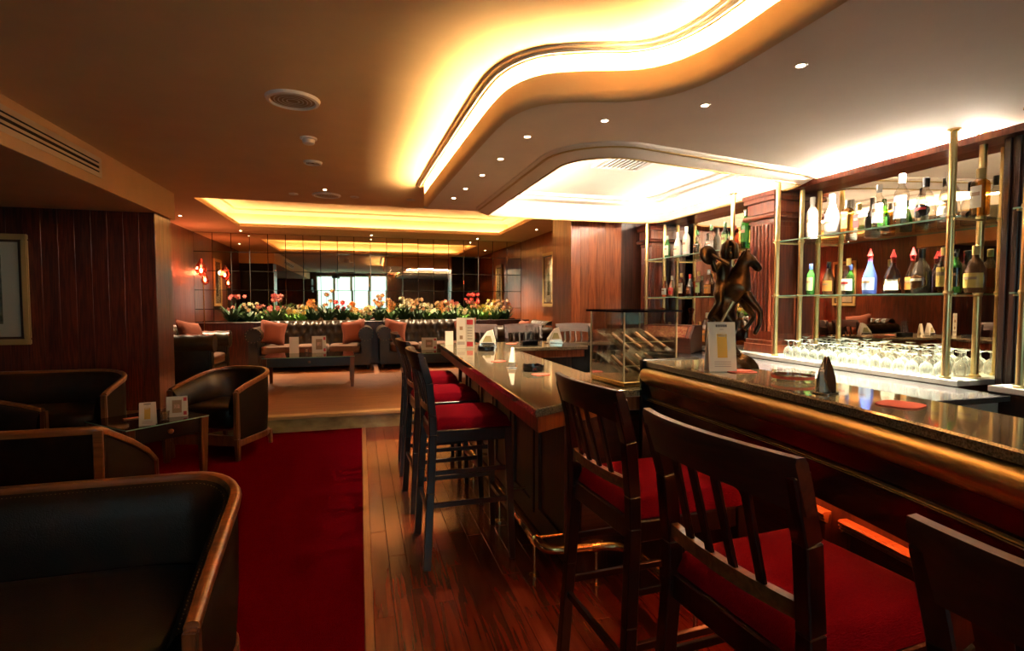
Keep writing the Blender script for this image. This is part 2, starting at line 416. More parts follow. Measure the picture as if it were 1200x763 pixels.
# near wall behind the camera with daylit windows, seen only in the mirror
wr = struct('wall_rear', MB().box(XL, -1.9, YB-.15, YB, 0, Z_C).box(1.2, XR, YB-.15, YB, 0, Z_C).box(-1.9, 1.2, YB-.15, YB, 0, .95).box(-1.9, 1.2, YB-.15, YB, 2.55, Z_C), 'wall_wood')
for k in range(4):
    x0 = -1.9+k*.775; x1 = x0+.775
    wo = struct('window_%d' % (k+1), MB().box(x0, x0+.05, YB-.1, YB-.02, .95, 2.55).box(x1-.05, x1, YB-.1, YB-.02, .95, 2.55).box(x0+.05, x1-.05, YB-.1, YB-.02, .95, 1.0).box(x0+.05, x1-.05, YB-.1, YB-.02, 2.50, 2.55), 'cream_metal')
    obj('pane', MB().box(x0+.05, x1-.05, YB-.08, YB-.074, 1.0, 2.50), 'pane_glass', wo)
    obj('daylight_panel', MB().box(x0+.05, x1-.05, YB-.125, YB-.12, 1.0, 2.50), 'daylight', wo)  # glowing panel added behind the pane in place of outdoor daylight

# ------------------------------------------------------------------ ceilings
RX0, RX1, RY0, RY1 = -2.0, 2.66, 7.57, 10.22
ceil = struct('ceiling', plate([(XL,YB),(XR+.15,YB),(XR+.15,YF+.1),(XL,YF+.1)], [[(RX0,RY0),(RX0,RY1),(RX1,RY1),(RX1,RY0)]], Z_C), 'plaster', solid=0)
# lounge ceiling recess with its cove
rc = MB()
g = .26
rc.sweep([(RX0,RY0),(RX0,RY1),(RX1,RY1),(RX1,RY0)], [(0,Z_C),(0,Z_C+.055),(.025,Z_C+.055),(.025,Z_C+.02),(g,Z_C+.02),(g,Z_C+.26),(.16,Z_C+.30),(.10,Z_C+.30),(.08,Z_C+.33),(-.02,Z_C+.34)], closed=True)
rcs = struct('ceiling_recess', rc, 'plaster', ceil)
struct('ceiling_recess_top', MB().box(RX0-.02, RX1+.02, RY0-.02, RY1+.02, Z_C+.335, Z_C+.38), 'plaster', ceil)
lm = MB()
for a, b in (((RX0-.2,RY0+.05),(RX0-.2,RY1+.15)), ((RX1+.2,RY0+.05),(RX1+.2,RY1+.15)), ((RX0-.15,RY1+.2),(RX1+.15,RY1+.2)), ((RX0+.05,RY0-.2),(RX1-.05,RY0-.2))):
    lm.bar((*a, Z_C+.035), (*b, Z_C+.035), .03, .02)
obj('cove_light_strip', lm, 'led_lounge', rcs)
# left dropped soffit with air grille
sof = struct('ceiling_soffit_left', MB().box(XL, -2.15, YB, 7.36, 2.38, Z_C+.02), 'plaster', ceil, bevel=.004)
# bar soffit: wavy cove edge
bot = [(.74,6.06),(.75,5.46),(.78,4.4),(.80,3.66),(.82,3.1),(.86,2.88),(.95,2.73),(1.08,2.66),(1.22,2.61),(1.36,2.57),(1.48,2.50),(1.575,2.38),(1.63,2.22),(1.65,2.05),(1.655,1.8),(1.655,1.4),(1.655,.6),(1.655,-1.0),(1.655,YB)]
wave = smoothpath(bot, 2)
inner = [(-.05,6.06)]
TX0, TX1 = 1.42, 3.62
def tray_loop(e):      # e>0 grows outward
    r = .42+e
    a = (TX0-e, 3.27-e); 
    n1 = 3.27-e; n2 = 3.66-e
    pts = []
    # near-left corner (rounded), near-right, far-right, far-left
    pts += [(TX0-e+r*(1-math.cos(R(t))), n1+ (TX0-e+r*(1-math.cos(R(t)))-(TX0-e))*.17 + r*(1-math.sin(R(t)))) for t in range(0, 91, 9)]
    pts += [(TX1+e-.18, n2-.03), (TX1+e-.05, n2+.02), (TX1+e, n2+.15)]
    rr = .3
    pts += arc(TX1+e-rr, 6.0+e*.15-rr, rr, 0, 90, 6)
    pts += arc(TX0-e+.12, 6.0+e*.15-.12, .12, 90, 180, 5)
    return pts       # counter-clockwise
hole = tray_loop(0)
outer = wave + [(XR-.07,YB),(XR-.07,6.06)]
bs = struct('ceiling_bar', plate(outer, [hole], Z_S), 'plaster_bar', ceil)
# path runs away from far end to near; outside (room side) is to the right of travel -> negative offsets
fa = MB().sweep(wave, [(.02,Z_S),(-.012,Z_S+.006),(-.03,Z_S+.022),(-.036,Z_S+.05),(-.03,Z_S+.15),(-.012,Z_S+.155),(-.006,Z_S+.06),(.16,Z_S+.05),(.16,Z_C)])
fas = struct('ceiling_bar_fascia', fa, 'plaster', bs, smooth=40)
struct('ceiling_bar_end', MB().box(.71, XR-.07, 6.06, 6.075, Z_S, Z_C), 'plaster_bar', bs)
obj('cove_light_strip', MB().sweep(wave[2:], [(.10,Z_S+.118),(.13,Z_S+.118),(.13,Z_S+.136),(.10,Z_S+.136)], profclosed=True), 'led_wave', fas)
tr = MB().sweep(wave, [(-.035,Z_C),(-.04,Z_C-.012),(-.06,Z_C-.016),(-.065,Z_C-.026),(-.085,Z_C-.026),(-.09,Z_C-.012),(-.115,Z_C-.010),(-.12,Z_C)])
crown = struct('trim_4', tr, 'cream_metal', ceil, smooth=30)
obj('gold_line', MB().sweep(wave, [(-.060,Z_C-.027),(-.060,Z_C-.031),(-.068,Z_C-.031),(-.068,Z_C-.027)], profclosed=True), 'gold_paint', crown)
# tray frame + interior (loop is counter-clockwise: left = inside)
tl = tray_loop(0)
frm = struct('trim_5', MB().sweep(tl, [(-.15,Z_S),(-.15,Z_S-.014),(-.13,Z_S-.026),(-.105,Z_S-.026),(-.085,Z_S-.040),(-.05,Z_S-.060),(-.015,Z_S-.070),(.0,Z_S-.060),(.004,Z_S+.03),(-.01,Z_S+.05)], closed=True), 'plaster_bar', bs, smooth=30)
obj('gold_line', MB().sweep(tl, [(-.132,Z_S-.0265),(-.132,Z_S-.033),(-.112,Z_S-.033),(-.112,Z_S-.0265)], closed=True, profclosed=True), 'gold_paint', frm)
obj('gold_line', MB().sweep(tl, [(-.020,Z_S-.0705),(-.020,Z_S-.077),(-.003,Z_S-.076),(-.002,Z_S-.066)], closed=True, profclosed=True), 'gold_paint', frm)
tin = struct('ceiling_tray', MB().sweep(tl, [(-.01,Z_S+.05),(-.2,Z_S+.05),(-.2,Z_S+.13),(.10,Z_S+.14),(.11,Z_S+.165),(.17,Z_S+.17),(.18,Z_S+.21)], closed=True), 'plaster_bar', bs, smooth=30)
inn = [(1.35,3.2),(3.8,3.2),(3.8,6.02),(1.35,6.02)]
struct('ceiling_tray_top', MB().box(1.35, 3.84, 3.15, 6.05, Z_S+.205, Z_S+.235), 'plaster_bar', bs)
obj('cove_light_strip', MB().sweep(tl, [(-.08,Z_S+.06),(-.11,Z_S+.06),(-.11,Z_S+.075),(-.08,Z_S+.075)], closed=True, profclosed=True), 'led_tray', tin)

# ------------------------------------------------------------------ ceiling fittings
def downlight(loc, label, group, watts, ang=70, tilt=None, col=(1,.74,.46)):
    t = thing('recessed_downlight', label, 'downlight', loc, 0, group)
    obj('trim_ring', MB().lathe([(.018,-.0005),(.019,-.004),(.027,-.003),(.029,0),(.018,.001)], 14, cap=False), 'cream_metal', t, smooth=40)
    obj('bulb', MB().lathe([(.001,-.0035),(.012,-.0035),(.018,-.0015)], 12), 'bulb', t)
    ld = bpy.data.lights.new('downlight_lamp', 'SPOT'); ld.energy = watts; ld.spot_size = R(ang); ld.spot_blend = .7; ld.color = col; ld.shadow_soft_size = .03
    lo = bpy.data.objects.new('downlight_lamp', ld); COL.objects.link(lo); lo.parent = t; lo.location = (0,0,-.02)
    if tilt: lo.rotation_euler = tilt
    return t
ORD = ('first','second','third','fourth','fifth','sixth','seventh','eighth','added unseen ninth','added unseen tenth','added unseen eleventh','twelfth')
for k_, (x, y) in enumerate(((1.9,1.96),(1.79,2.49),(1.38,2.86),(1.04,3.27),(1.01,3.83),(.99,4.36),(.96,4.92),(.93,5.4),(1.29,5.75),(1.95,1.3),(1.95,.5),(1.95,-.4))):  # last three are added out of view and give highlights on the bar
    n_ = {8: 'tiny downlight between the ceiling tray and the far end of the bar ceiling'}.get(k_, 'tiny bar ceiling downlight, %s from the lounge end of the wavy cove row' % ORD[7-k_ if k_ < 8 else k_-1])
    downlight((x,y,Z_S-.0005), n_, 'downlights in the bar ceiling', SPOT_BAR if y > 1.5 else 14)
for i, (x, y) in enumerate(((-2.11,10.86),(.23,10.86),(2.37,10.86))):
    downlight((x,y,Z_C-.0005), 'lounge ceiling downlight before the mirror, '+('near the red lamp corner','over the gap between the sofas','near the framed picture wall')[i], 'downlights above the mirror wall', SPOT_LOUNGE*1.5, 110)
downlight((-2.62,9.2,Z_C-.0005), 'downlight in the lounge ceiling beside the red-lit wood wall', None, SPOT_LOUNGE)
downlight((3.10,9.2,Z_C-.0005), 'downlight in the lounge ceiling beside the framed picture wall', None, SPOT_LOUNGE)
for y in (2.75, 3.35):
    downlight((3.58,y,Z_S-.0005), 'bar ceiling downlight over the glasses, '+('nearer the mullion post','nearer the fluted column')[y > 3], 'downlights over the glassware', 300, 80, None, (1,.84,.70))
downlight((-.38,6.6,Z_C-.0005), 'small unlit-rimmed ceiling downlight between the two air discs before the lounge recess', None, 8)

def disc(loc, r, label, cat, name, inner_mat, h=.018):
    t = thing(name, label, cat, loc)
    obj('rim', MB().lathe([(r*.80,-h*.4),(r*.84,-h),(r*.95,-h*.8),(r,0)], 32, cap=False), 'white_paint', t, smooth=50)
    g_ = obj('grille', MB().lathe([(.001,-h*.55),(r*.3,-h*.55),(r*.81,-h*.4)], 32), inner_mat, t)
    for k in range(4):
        obj('ring', MB().lathe([(r*(.2+.15*k),-h*.62),(r*(.2+.15*k)+.004,-h*.72),(r*(.2+.15*k)+.008,-h*.6)], 28, cap=False), 'cream_metal', g_)
    return t
plain('grille_tan', (.42,.28,.14), .7); plain('grille_dark', (.10,.06,.03), .7)
disc((-.40,3.73,Z_C), .168, 'large round ceiling speaker with white rim and tan grille', 'ceiling speaker', 'ceiling_speaker', 'grille_tan', .022)
disc((-.41,5.34,Z_C), .085, 'small round air valve with dark slots behind the smoke detector', 'air vent', 'ceiling_vent', 'grille_dark', .02)
disc((-.38,6.93,Z_C), .17, 'round ceiling speaker close to the lounge recess edge', 'ceiling speaker', 'ceiling_speaker', 'grille_tan', .02)
for x, l in ((-.76,'tiny ceiling disc near the lounge recess on the grille wall side'), (-.05,'flat tiny ceiling disc near the lounge recess beside the round speaker'), (.64,'tiny ceiling disc at the foot of the wavy cove')):
    disc((x,6.95,Z_C), .055, l, 'ceiling disc', 'ceiling_disc', 'grille_tan', .012)
t = thing('smoke_detector', 'white smoke detector on the orange ceiling', 'smoke detector', (-.38,4.57,Z_C))
obj('base', MB().lathe([(.065,0),(.065,-.012),(.058,-.016)][::-1], 20), 'white_paint', t, smooth=40)
obj('head', MB().lathe([(.001,-.052),(.03,-.052),(.045,-.044),(.050,-.016)], 20), 'white_paint', t, smooth=50)
# air grille on the soffit face
t = thing('air_grille', 'slotted linear air grille in the cream ceiling drop', 'air vent', (-2.15,4.4,2.55))
obj('frame', MB().box(0,.006,-1.2,1.06,.062,.085).box(0,.006,-1.2,1.06,-.085,-.062).box(0,.006,1.02,1.06,-.062,.062).box(0,.006,-1.2,-1.16,-.062,.062), 'cream_metal', t)
obj('dark_slots', MB().box(-.001,.0015,-1.16,1.02,-.062,.062), 'slot_dark', t)
sl = obj('slat', MB().box(0,.005,-1.16,1.02,-.0095,.0095), 'cream_metal', t, loc=(0,0,.0215))
for z in (-.0215, .055, -.055):
    o = sl.copy(); COL.objects.link(o); o.location = (0,0,z)
# diffuser in the tray
t = thing('ceiling_diffuser', 'square slatted white air diffuser in the bar ceiling tray', 'air vent', (2.33,4.36,Z_S+.205))
obj('frame', MB().box(-.24,.24,-.24,-.20,-.02,0).box(-.24,.24,.20,.24,-.02,0).box(-.24,-.20,-.2,.2,-.02,0).box(.20,.24,-.2,.2,-.02,0), 'white_paint', t, bevel=.003)
obj('dark_back', MB().box(-.2,.2,-.2,.2,-.004,-.001), 'grille_dark', t)
sl = None
for k in range(9):
    if sl is None: sl = obj('slat', MB().bar((0,-.2,0),(0,.2,0),.004,.024), 'white_paint', t, rot=(0,R(35),0)); o = sl
    else: o = sl.copy(); COL.objects.link(o)
    o.location = (-.176+.044*k, 0, -.014)

# ------------------------------------------------------------------ long curved bar
bar_pts = smoothpath([(1.292,2.20),(1.292,1.9),(1.288,1.55),(1.274,1.20),(1.235,.88),(1.17,.56),(1.08,.22),(.97,-.18),(.84,-.6)], 2)
bar_t = thing('long_bar', 'long curved wooden bar with granite top and rolled brass-toned edge', 'bar counter')
obj('granite_top', MB().sweep(bar_pts, [(.0,1.088),(-.007,1.093),(-.007,1.115),(-.001,1.12),(.285,1.12),(.285,1.088)], profclosed=True), 'granite', bar_t, smooth=35)
obj('rolled_edge', MB().sweep(bar_pts, [(.05,1.087),(-.012,1.086),(-.026,1.082),(-.036,1.073),(-.041,1.060),(-.039,1.045),(-.030,1.031),(-.016,1.019),(-.006,1.008),(.05,1.008)], profclosed=True), 'bar_roll', bar_t, smooth=60)
obj('upper_panel', MB().sweep(bar_pts, [(.05,1.008),(-.006,1.008),(.004,.95),(.05,.95)], profclosed=True), 'bar_panel', bar_t, smooth=30)
bead = obj('bead_trim', MB().sweep(bar_pts, [(.05,.949),(-.002,.949),(-.005,.944),(-.002,.939),(.002,.937),(-.002,.932),(.05,.932)], profclosed=True), 'bar_panel', bar_t)
obj('gilt_line', MB().sweep(bar_pts, [(-.002,.9355),(-.006,.9345),(-.002,.9335)], profclosed=True), 'bar_roll', bead)
obj('lower_panel', MB().sweep(bar_pts, [(.05,.931),(.004,.931),(.018,.86),(.032,.812),(.05,.805),(.22,.805),(.22,.93)], profclosed=True), 'bar_panel', bar_t, smooth=30)
obj('carcass', MB().sweep(bar_pts, [(.222,1.087),(.222,.01),(.28,.01),(.28,1.087)], profclosed=True), 'dark_wood', bar_t)
obj('end_panel', MB().box(1.27,1.58,2.205,2.235,.0,1.125), 'black', bar_t, bevel=.004)
obj('under_light_strip', MB().sweep(bar_pts[3:-3], [(.17,.795),(.19,.795),(.19,.803),(.17,.803)], profclosed=True), 'led_under', bar_t)
def sub(y0, y1):
    q = [p for p in bar_pts if y1 >= p[1] >= y0]
    def at(y):
        for a, b in zip(bar_pts, bar_pts[1:]):
            if a[1] >= y >= b[1]: s_ = (a[1]-y)/(a[1]-b[1]+1e-9); return (a[0]+(b[0]-a[0])*s_, y)
    return [at(y1)] + [p for p in q if y0+.01 < p[1] < y1-.01] + [at(y0)]
for y0, y1 in ((1.38,1.90),(.82,1.325),(.26,.765),(-.30,.205)):
    ps = sub(y0, y1)
    pn = obj('base_panel', MB().sweep(ps, [(.218,.10),(.218,.69),(.212,.69),(.205,.66),(.205,.13),(.212,.10)], profclosed=True), 'dark_wood_y', bar_t)
    obj('top_moulding', MB().sweep(ps, [(.219,.70),(.190,.70),(.184,.694),(.190,.688),(.186,.682),(.194,.676),(.190,.670),(.202,.662),(.219,.66)], profclosed=True), 'rim_wood', pn)
    a, b = ps[0], ps[-1]
    for p, q in ((ps[0],ps[1]),(ps[-2],ps[-1])):
        d = Vector((q[0]-p[0],q[1]-p[1])).normalized(); e = p if p is ps[0] else (q[0]-d.x*.03, q[1]-d.y*.03)
        obj('side_moulding', MB().sweep([e,(e[0]+d.x*.03,e[1]+d.y*.03)], [(.219,.10),(.195,.10),(.195,.66),(.219,.66)], profclosed=True), 'dark_wood', pn)

# ------------------------------------------------------------------ island counter
isl = thing('island_counter', 'lower granite counter on dark wood panels, with stools along it', 'bar counter')
ip = [(.65,1.93),(1.17,2.24),(1.56,2.24),(1.62,2.75),(1.27,2.86),(1.29,4.56),(2.05,4.56),(2.05,5.22),(.74,5.22)]
obj('granite_top', MB().prism(ip, .945, .98), 'granite', isl, bevel=.004)
ap = [(.67,1.965),(1.165,2.265),(1.55,2.265),(1.60,2.73),(1.25,2.84),(1.27,4.60),(2.03,4.60),(2.03,5.20),(.76,5.20)]
obj('apron', MB().prism(ap, .875, .945), 'pillar_wood', isl, bevel=.003)
obj('carcass', MB().prism([(1.02,2.45),(1.52,2.45),(1.52,2.70),(1.22,2.80),(1.22,4.72),(1.95,4.72),(1.95,5.10),(1.02,5.10)], .01, .875), 'dark_wood', isl)
pn0 = None
for k in range(5):
    if pn0 is None:
        pn0 = obj('panel', MB().box(-.014,0,-.235,.235,.12,.82), 'dark_wood', isl, bevel=.006)
        fr = obj('panel_frame', MB().box(-.03,-.014,-.235,-.175,.12,.82).box(-.03,-.014,.175,.235,.12,.82).box(-.03,-.014,-.175,.175,.76,.82).box(-.03,-.014,-.175,.175,.12,.18), 'dark_wood', pn0)
        o = pn0
    else:
        o = pn0.copy(); COL.objects.link(o); c = fr.copy(); COL.objects.link(c); c.parent = o
    o.location = (1.02, 2.72+.51*k, 0)
obj('end_panel', MB().box(1.06,1.48,2.436,2.45,.12,.82), 'dark_wood_x', isl, bevel=.005)
obj('dark_shelf', MB().box(1.30,1.96,4.62,4.72,.35,.375).box(1.30,1.96,4.62,4.72,.62,.64), 'dark_wood_x', isl)
obj('return_slab', MB().box(2.055,2.84,4.98,5.24,.945,.98), 'granite', isl, bevel=.003)
obj('return_front', MB().box(2.06,2.83,5.02,5.2,.01,.944), 'black', isl)
# brass foot rail
rail = thing('foot_rail', 'polished brass foot rail running around both counters', 'foot rail')
rp = smoothpath([(.835,5.1,.2),(.835,3.0,.2),(.835,2.46,.2),(.85,2.37,.2),(.93,2.34,.2),(1.10,2.335,.2),(1.22,2.30,.2),(1.25,2.2,.2),(1.255,1.9,.2),(1.25,1.4,.2),(1.235,.9,.2),(1.215,.4,.2),(1.10,-.2,.2)], 2)
obj('tube', MB().tube(rp, .024, 12), 'brass', rail, smooth=60)
for x, y, dx, dy in ((.835,4.8,1,0),(.835,4.0,1,0),(.835,3.2,1,0),(.835,2.5,1,0),(1.10,2.335,0,1),(1.252,1.75,1,0),(1.238,1.0,1,0),(1.195,.3,1,0)):
    b = obj('bracket', MB().tube([(x,y,.2),(x+.10*dx,y+.06*dy,.2),(x+.18*dx,y+.095*dy,.2)], .010, 8).tube([(x,y,.2),(x,y,.03),(x,y,.006)], .009, 8), 'brass', rail, smooth=60)
    obj('collar', MB().tube([(x-.03*dy,y-.03*dx,.2),(x+.03*dy,y+.03*dx,.2)], .029, 12), 'brass', b, smooth=60)
    obj('floor_flange', MB().lathe([(.028,.0045),(.028,.010),(.012,.014)], 12, (x,y,0)), 'brass', b)

# ------------------------------------------------------------------ back bar
BX, MX = 3.5, 3.85
bb = thing('back_counter', 'grey stone work counter behind the bar with white cabinet front', 'counter')
obj('stone_top', MB().box(2.86,3.435,2.02,6.3,.845,.88), 'granite_grey', bb, bevel=.004)
obj('cabinet', MB().box(2.92,3.435,2.08,6.3,.01,.845), 'cream_metal', bb)
for k in range(7): obj('cabinet_door', MB().box(2.905,2.92,2.10+.6*k,2.68+.6*k,.1,.82), 'granite_grey', bb, bevel=.004)
lg = thing('display_ledge', 'white marble ledge carrying upturned glasses under the lit shelves', 'ledge')
obj('slab', MB().box(3.44,3.86,2.30,6.3,.885,.92), 'marble_white', lg, bevel=.004)
obj('plinth', MB().box(3.45,3.84,2.32,6.3,.01,.884), 'dark_wood', lg)
lg2 = thing('display_ledge', 'white marble ledge in the bay past the dark mullion post', 'ledge')
obj('slab', MB().box(3.44,3.86,.3,2.14,.885,.92), 'marble_white', lg2, bevel=.004)
obj('plinth', MB().box(3.46,3.84,.3,2.12,.01,.884), 'dark_wood', lg2)
wm = struct('wall_mirror', MB().box(3.86,3.88,.3,6.45,.9,2.4), 'dark_wood')
for y0, y1 in ((.3,2.18),(2.31,3.95),(4.29,6.08)):
    obj('mirror_panel', MB().box(MX,3.86,y0,y1,.92,2.395), 'mirror_bar', wm)
beam = thing('bar_cornice', 'reddish wood cornice along the top of the bar mirror', 'cornice')
obj('board', MB().box(3.655,3.668,.3,6.4,2.375,2.418).box(3.668,3.88,.3,6.4,2.375,2.385), 'column_wood', beam)
for y0, y1 in ((2.36,3.88),(4.34,6.05)):
    obj('light_strip', MB().box(3.70,3.722,y0,y1,2.416,2.430), 'led_back', beam)
def column(y0, y1, x0, name, label, fl=0, cap=True):
    t = thing(name, label, 'column')
    obj('shaft', MB().box(x0,MX+.01,y0,y1,.92,2.39), 'column_wood', t, bevel=.004)
    if fl:
        w = (y1-y0-.03)/fl; s0 = None
        for k in range(fl):
            o = obj('flute', MB().tube([(x0,y0+.015+w*(k+.5),1.12),(x0,y0+.015+w*(k+.5),2.10)], w*.40, 8), 'column_wood', t, smooth=60)
    else:
        obj('flute', MB().box(x0-.008,x0,y0+.02,y1-.02,1.1,2.1), 'column_wood', t, bevel=.003)
    obj('side_panel', MB().box(x0+.05,MX-.04,y0-.008,y0,1.1,2.08), 'column_wood', t, bevel=.003)
    obj('plinth', MB().box(x0-.025,MX+.005,y0-.025,y1+.025,.921,1.0).box(x0-.015,MX+.005,y0-.015,y1+.015,1.0,1.04), 'column_wood', t, bevel=.005)
    if cap:
        c = obj('capital', MB().box(x0-.012,MX+.005,y0-.012,y1+.012,2.12,2.145).box(x0-.02,MX+.005,y0-.02,y1+.02,2.20,2.31).box(x0-.045,MX+.005,y0-.045,y1+.045,2.31,2.35).box(x0-.055,MX+.005,y0-.055,y1+.055,2.35,2.39), 'column_wood', t, bevel=.006)
        obj('roll_moulding', MB().tube([(MX,y0-.03,2.175),(x0-.03,y0-.03,2.175),(x0-.03,y1+.03,2.175),(MX,y1+.03,2.175)], .026, 8), 'column_wood', c, smooth=50)
    return t
column(3.97,4.28,3.60,'fluted_column','fluted mahogany column with capital between the two lit bottle bays',6)
column(6.10,6.36,3.62,'fluted_column','mahogany column at the far end of the bottle shelves by the pillar',5)
t = thing('mullion_post', 'dark wood post separating the lit bottle bay from the next shelf bay', 'post')
obj('core', MB().box(3.755,3.88,2.195,2.30,.02,2.392), 'dark_wood', t, bevel=.004)
obj('bead', MB().box(3.742,3.755,2.205,2.235,.02,2.392).box(3.742,3.755,2.255,2.285,.02,2.392), 'dark_wood', t, bevel=.003)
def pole(x, y, label, group):
    t = thing('brass_pole', label, 'pole', (x,y,.92), 0, group)
    obj('tube', MB().lathe([(.0205,.012),(.0205,1.518)], 14), 'brass_pale', t, smooth=60)
    obj('ceiling_flange', MB().lathe([(.021,1.512),(.036,1.520),(.036,1.5295)], 14), 'brass', t)
    obj('foot_flange', MB().lathe([(.030,.0005),(.030,.010),(.021,.014)], 14), 'brass_pale', t)
    for z in (.53, 1.0): obj('shelf_clip', MB().lathe([(.024,z-.012),(.027,z),(.024,z+.012)], 12), 'brass_pale', t)
for y, a in ((2.41,'by the dark mullion post'),(3.82,'by the fluted middle column'),(4.40,'on the far side of the fluted middle column'),(6.01,'by the far end column')):
    pole(BX, y, 'front brass pole carrying glass shelves '+a, 'brass shelf poles')
    pole(3.755, y, 'brass pole close to the mirror '+a, 'brass shelf poles')
pole(BX, 2.02, 'front brass pole of the bay past the mullion post', 'brass shelf poles'); pole(3.755, 2.02, 'brass pole at the mirror past the mullion post', 'brass shelf poles')
S1, S2 = 1.45, 1.92
def shelf(y0, y1, z, label):
    t = thing('glass_shelf', label, 'shelf', (0,0,z), 0, 'glass bottle shelves')
    obj('pane', MB().box(3.505,3.84,y0,y1,-.010,0), 'shelf_glass', t)
    obj('polished_edge', MB().box(3.500,3.505,y0,y1,-.010,0), 'shelf_edge', t)
    for y in (y0+.03, y1-.03): obj('bracket', MB().box(3.49,3.76,y-.005,y+.005,-.022,-.011), 'brass_pale', t)
for y0, y1, w in ((2.36,3.87,'between mullion post and fluted middle column'),(4.35,6.06,'between fluted middle column and far column'),(.6,2.09,'past the dark mullion post')):
    shelf(y0, y1, S2, 'upper glass bottle shelf '+w); shelf(y0, y1, S1, 'lower glass bottle shelf '+w)

# ------------------------------------------------------------------ bottles
PROF = {
 'wine': [(.036,0),(.038,.01),(.038,.185),(.034,.205),(.016,.24),(.0145,.29),(.016,.292),(.016,.30)],
 'round': [(.046,0),(.050,.012),(.052,.08),(.050,.13),(.036,.17),(.017,.20),(.0145,.25),(.016,.26)],
 'slope': [(.042,0),(.044,.01),(.044,.11),(.040,.135),(.022,.19),(.0150,.22),(.0145,.262)],
 'square': [(.040,0),(.042,.006),(.042,.155),(.038,.172),(.016,.19),(.0145,.225),(.017,.23)],
 'bell': [(.047,0),(.050,.012),(.047,.06),(.040,.085),(.044,.115),(.036,.155),(.018,.185),(.0145,.24)],
 'flagon': [(.060,0),(.066,.02),(.068,.07),(.058,.12),(.035,.16),(.018,.185),(.016,.215)],
 'decanter': [(.030,0),(.060,.02),(.072,.06),(.060,.11),(.030,.16),(.016,.20),(.015,.25),(.022,.265)],
}
def bottle(x, y, z, kind, sc, gmat, lab, cap, label, capk='cork', rz=0, group=None, oval=False, band=None):
    t = thing('bottle', label, 'bottle', (x,y,z+.0005), rz, group)
    P = [(r*sc, h*sc) for r, h in PROF[kind]]; n = 4 if kind == 'square' else 16
    mb = MB().lathe(P, n)
    if n == 4: mb.xf(Matrix.Rotation(R(45),4,'Z'))
    obj('glass_body', mb, gmat, t, smooth=None if n == 4 else 50, bevel=.004 if n == 4 else 0)
    top = P[-1][1]; rc_ = P[-1][0]
    if capk == 'pourer':
        obj('cap', MB().lathe([(rc_*1.05,top-.03*sc),(rc_*1.05,top+.004),(rc_*1.4,top+.008),(rc_*1.2,top+.016),(rc_*.45,top+.05),(rc_*.3,top+.062)], 10), cap, t, smooth=50)
    elif capk == 'ball':
        obj('cap', MB().lathe([(rc_*.8,top),(rc_*1.2,top+.02),(rc_*1.5,top+.04),(rc_*1.0,top+.06),(.002,top+.066)], 10), cap, t, smooth=60)
    else:
        obj('cap', MB().lathe([(rc_*1.12,top-.045*sc),(rc_*1.15,top-.02*sc),(rc_*1.15,top+.006),(rc_*.9,top+.009)], 12), cap, t, smooth=50)
    # label wraps the side facing the room (local -x)
    if lab:
        hs = [p[1] for p in P]; hmax = max(h for r, h in P if r > P[1][0]*.86)
        z0, z1 = hmax*.22, hmax*.86
        def rad(h):
            for (r0,h0),(r1,h1) in zip(P,P[1:]):
                if h0 <= h <= h1: return r0+(r1-r0)*(h-h0)/(h1-h0+1e-9)
            return P[-1][0]
        if n == 4:
            w = P[1][0]*.62; q = P[1][0]*.7071+.0015
            lb = obj('label', MB().box(-q-.001,-q,-w,w,z0,z1), lab, t)
            obj('label_print', MB().box(-q-.0018,-q-.001,-w*.7,w*.7,z0+(z1-z0)*.55,z0+(z1-z0)*.72), 'print_brown', lb)
        else:
            def fn(u, v):
                a = math.pi + (u-.5)*R(150); h = z0+(z1-z0)*v
                if oval: a = math.pi + (u-.5)*R(125)*math.sqrt(max(.02,1-(2*v-1)**2))
                r = rad(h)+.0016; return (r*math.cos(a), r*math.sin(a), h)
            lb = obj('label', MB().grid(fn, 13, 9), lab, t, smooth=50)
            def fn2(u, v):
                a = math.pi + (u-.5)*R(80); h = z0+(z1-z0)*(.56+.18*v); r = rad(h)+.0024; return (r*math.cos(a), r*math.sin(a), h)
            obj('label_print', MB().grid(fn2, 7, 3), band or 'print_brown', lb, smooth=50)
    return t
XB = 3.64
def bl(px, z, *a, x=XB, **k): return bottle(x, y_at(px, x), z, *a, **k)
up2, lo2, up1, lo1 = 'upper shelf next to the mullion post', 'lower shelf next to the mullion post', 'upper shelf past the fluted column', 'lower shelf past the fluted column'
bl(949,S2,'wine',1.12,'b_white','b_cream','b_white','tall white bottle on the upper shelf right beside the middle column', group='upper shelf bottles')
bl(972,S2,'slope',1.22,'b_white','b_cream','b_white','broad white bottle second from the middle column on the upper shelf', group='upper shelf bottles')
bl(990,S2,'square',1.08,'glass_gold','b_orange','chrome','square golden bottle with orange label on the upper shelf', group='upper shelf bottles')
bl(1003,S2,'square',.9,'glass_pale','b_red','b_gold','small square bottle with red label on the upper shelf', group='upper shelf bottles')
bl(1026,S2,'wine',1.05,'glass_pale','b_white','b_white','slim clear bottle with white label beside a green bottle, upper shelf', group='upper shelf bottles')
bl(1032,S2,'slope',.86,'glass_green','b_green','b_green','short green bottle behind a slim clear one on the upper shelf', x=3.74, group='upper shelf bottles')
bl(1052,S2,'wine',1.18,'glass_pale','b_pale_blue','b_white','tall clear vodka-style bottle with pale blue label, upper shelf', group='upper shelf bottles')
bl(1080,S2,'round',1.12,'glass_pale','b_black','b_black','round clear bottle with black oval label and black cap', oval=True, band='b_red', group='upper shelf bottles')
bl(1108,S2,'bell',1.25,'glass_pale','b_cream','b_silver','waisted clear bottle partly behind the front brass pole', band='b_brown', group='upper shelf bottles')
bl(1143,S2,'square',1.2,'glass_gold','b_cream','b_gold','square amber bottle at the mullion post end of the upper shelf', group='upper shelf bottles')
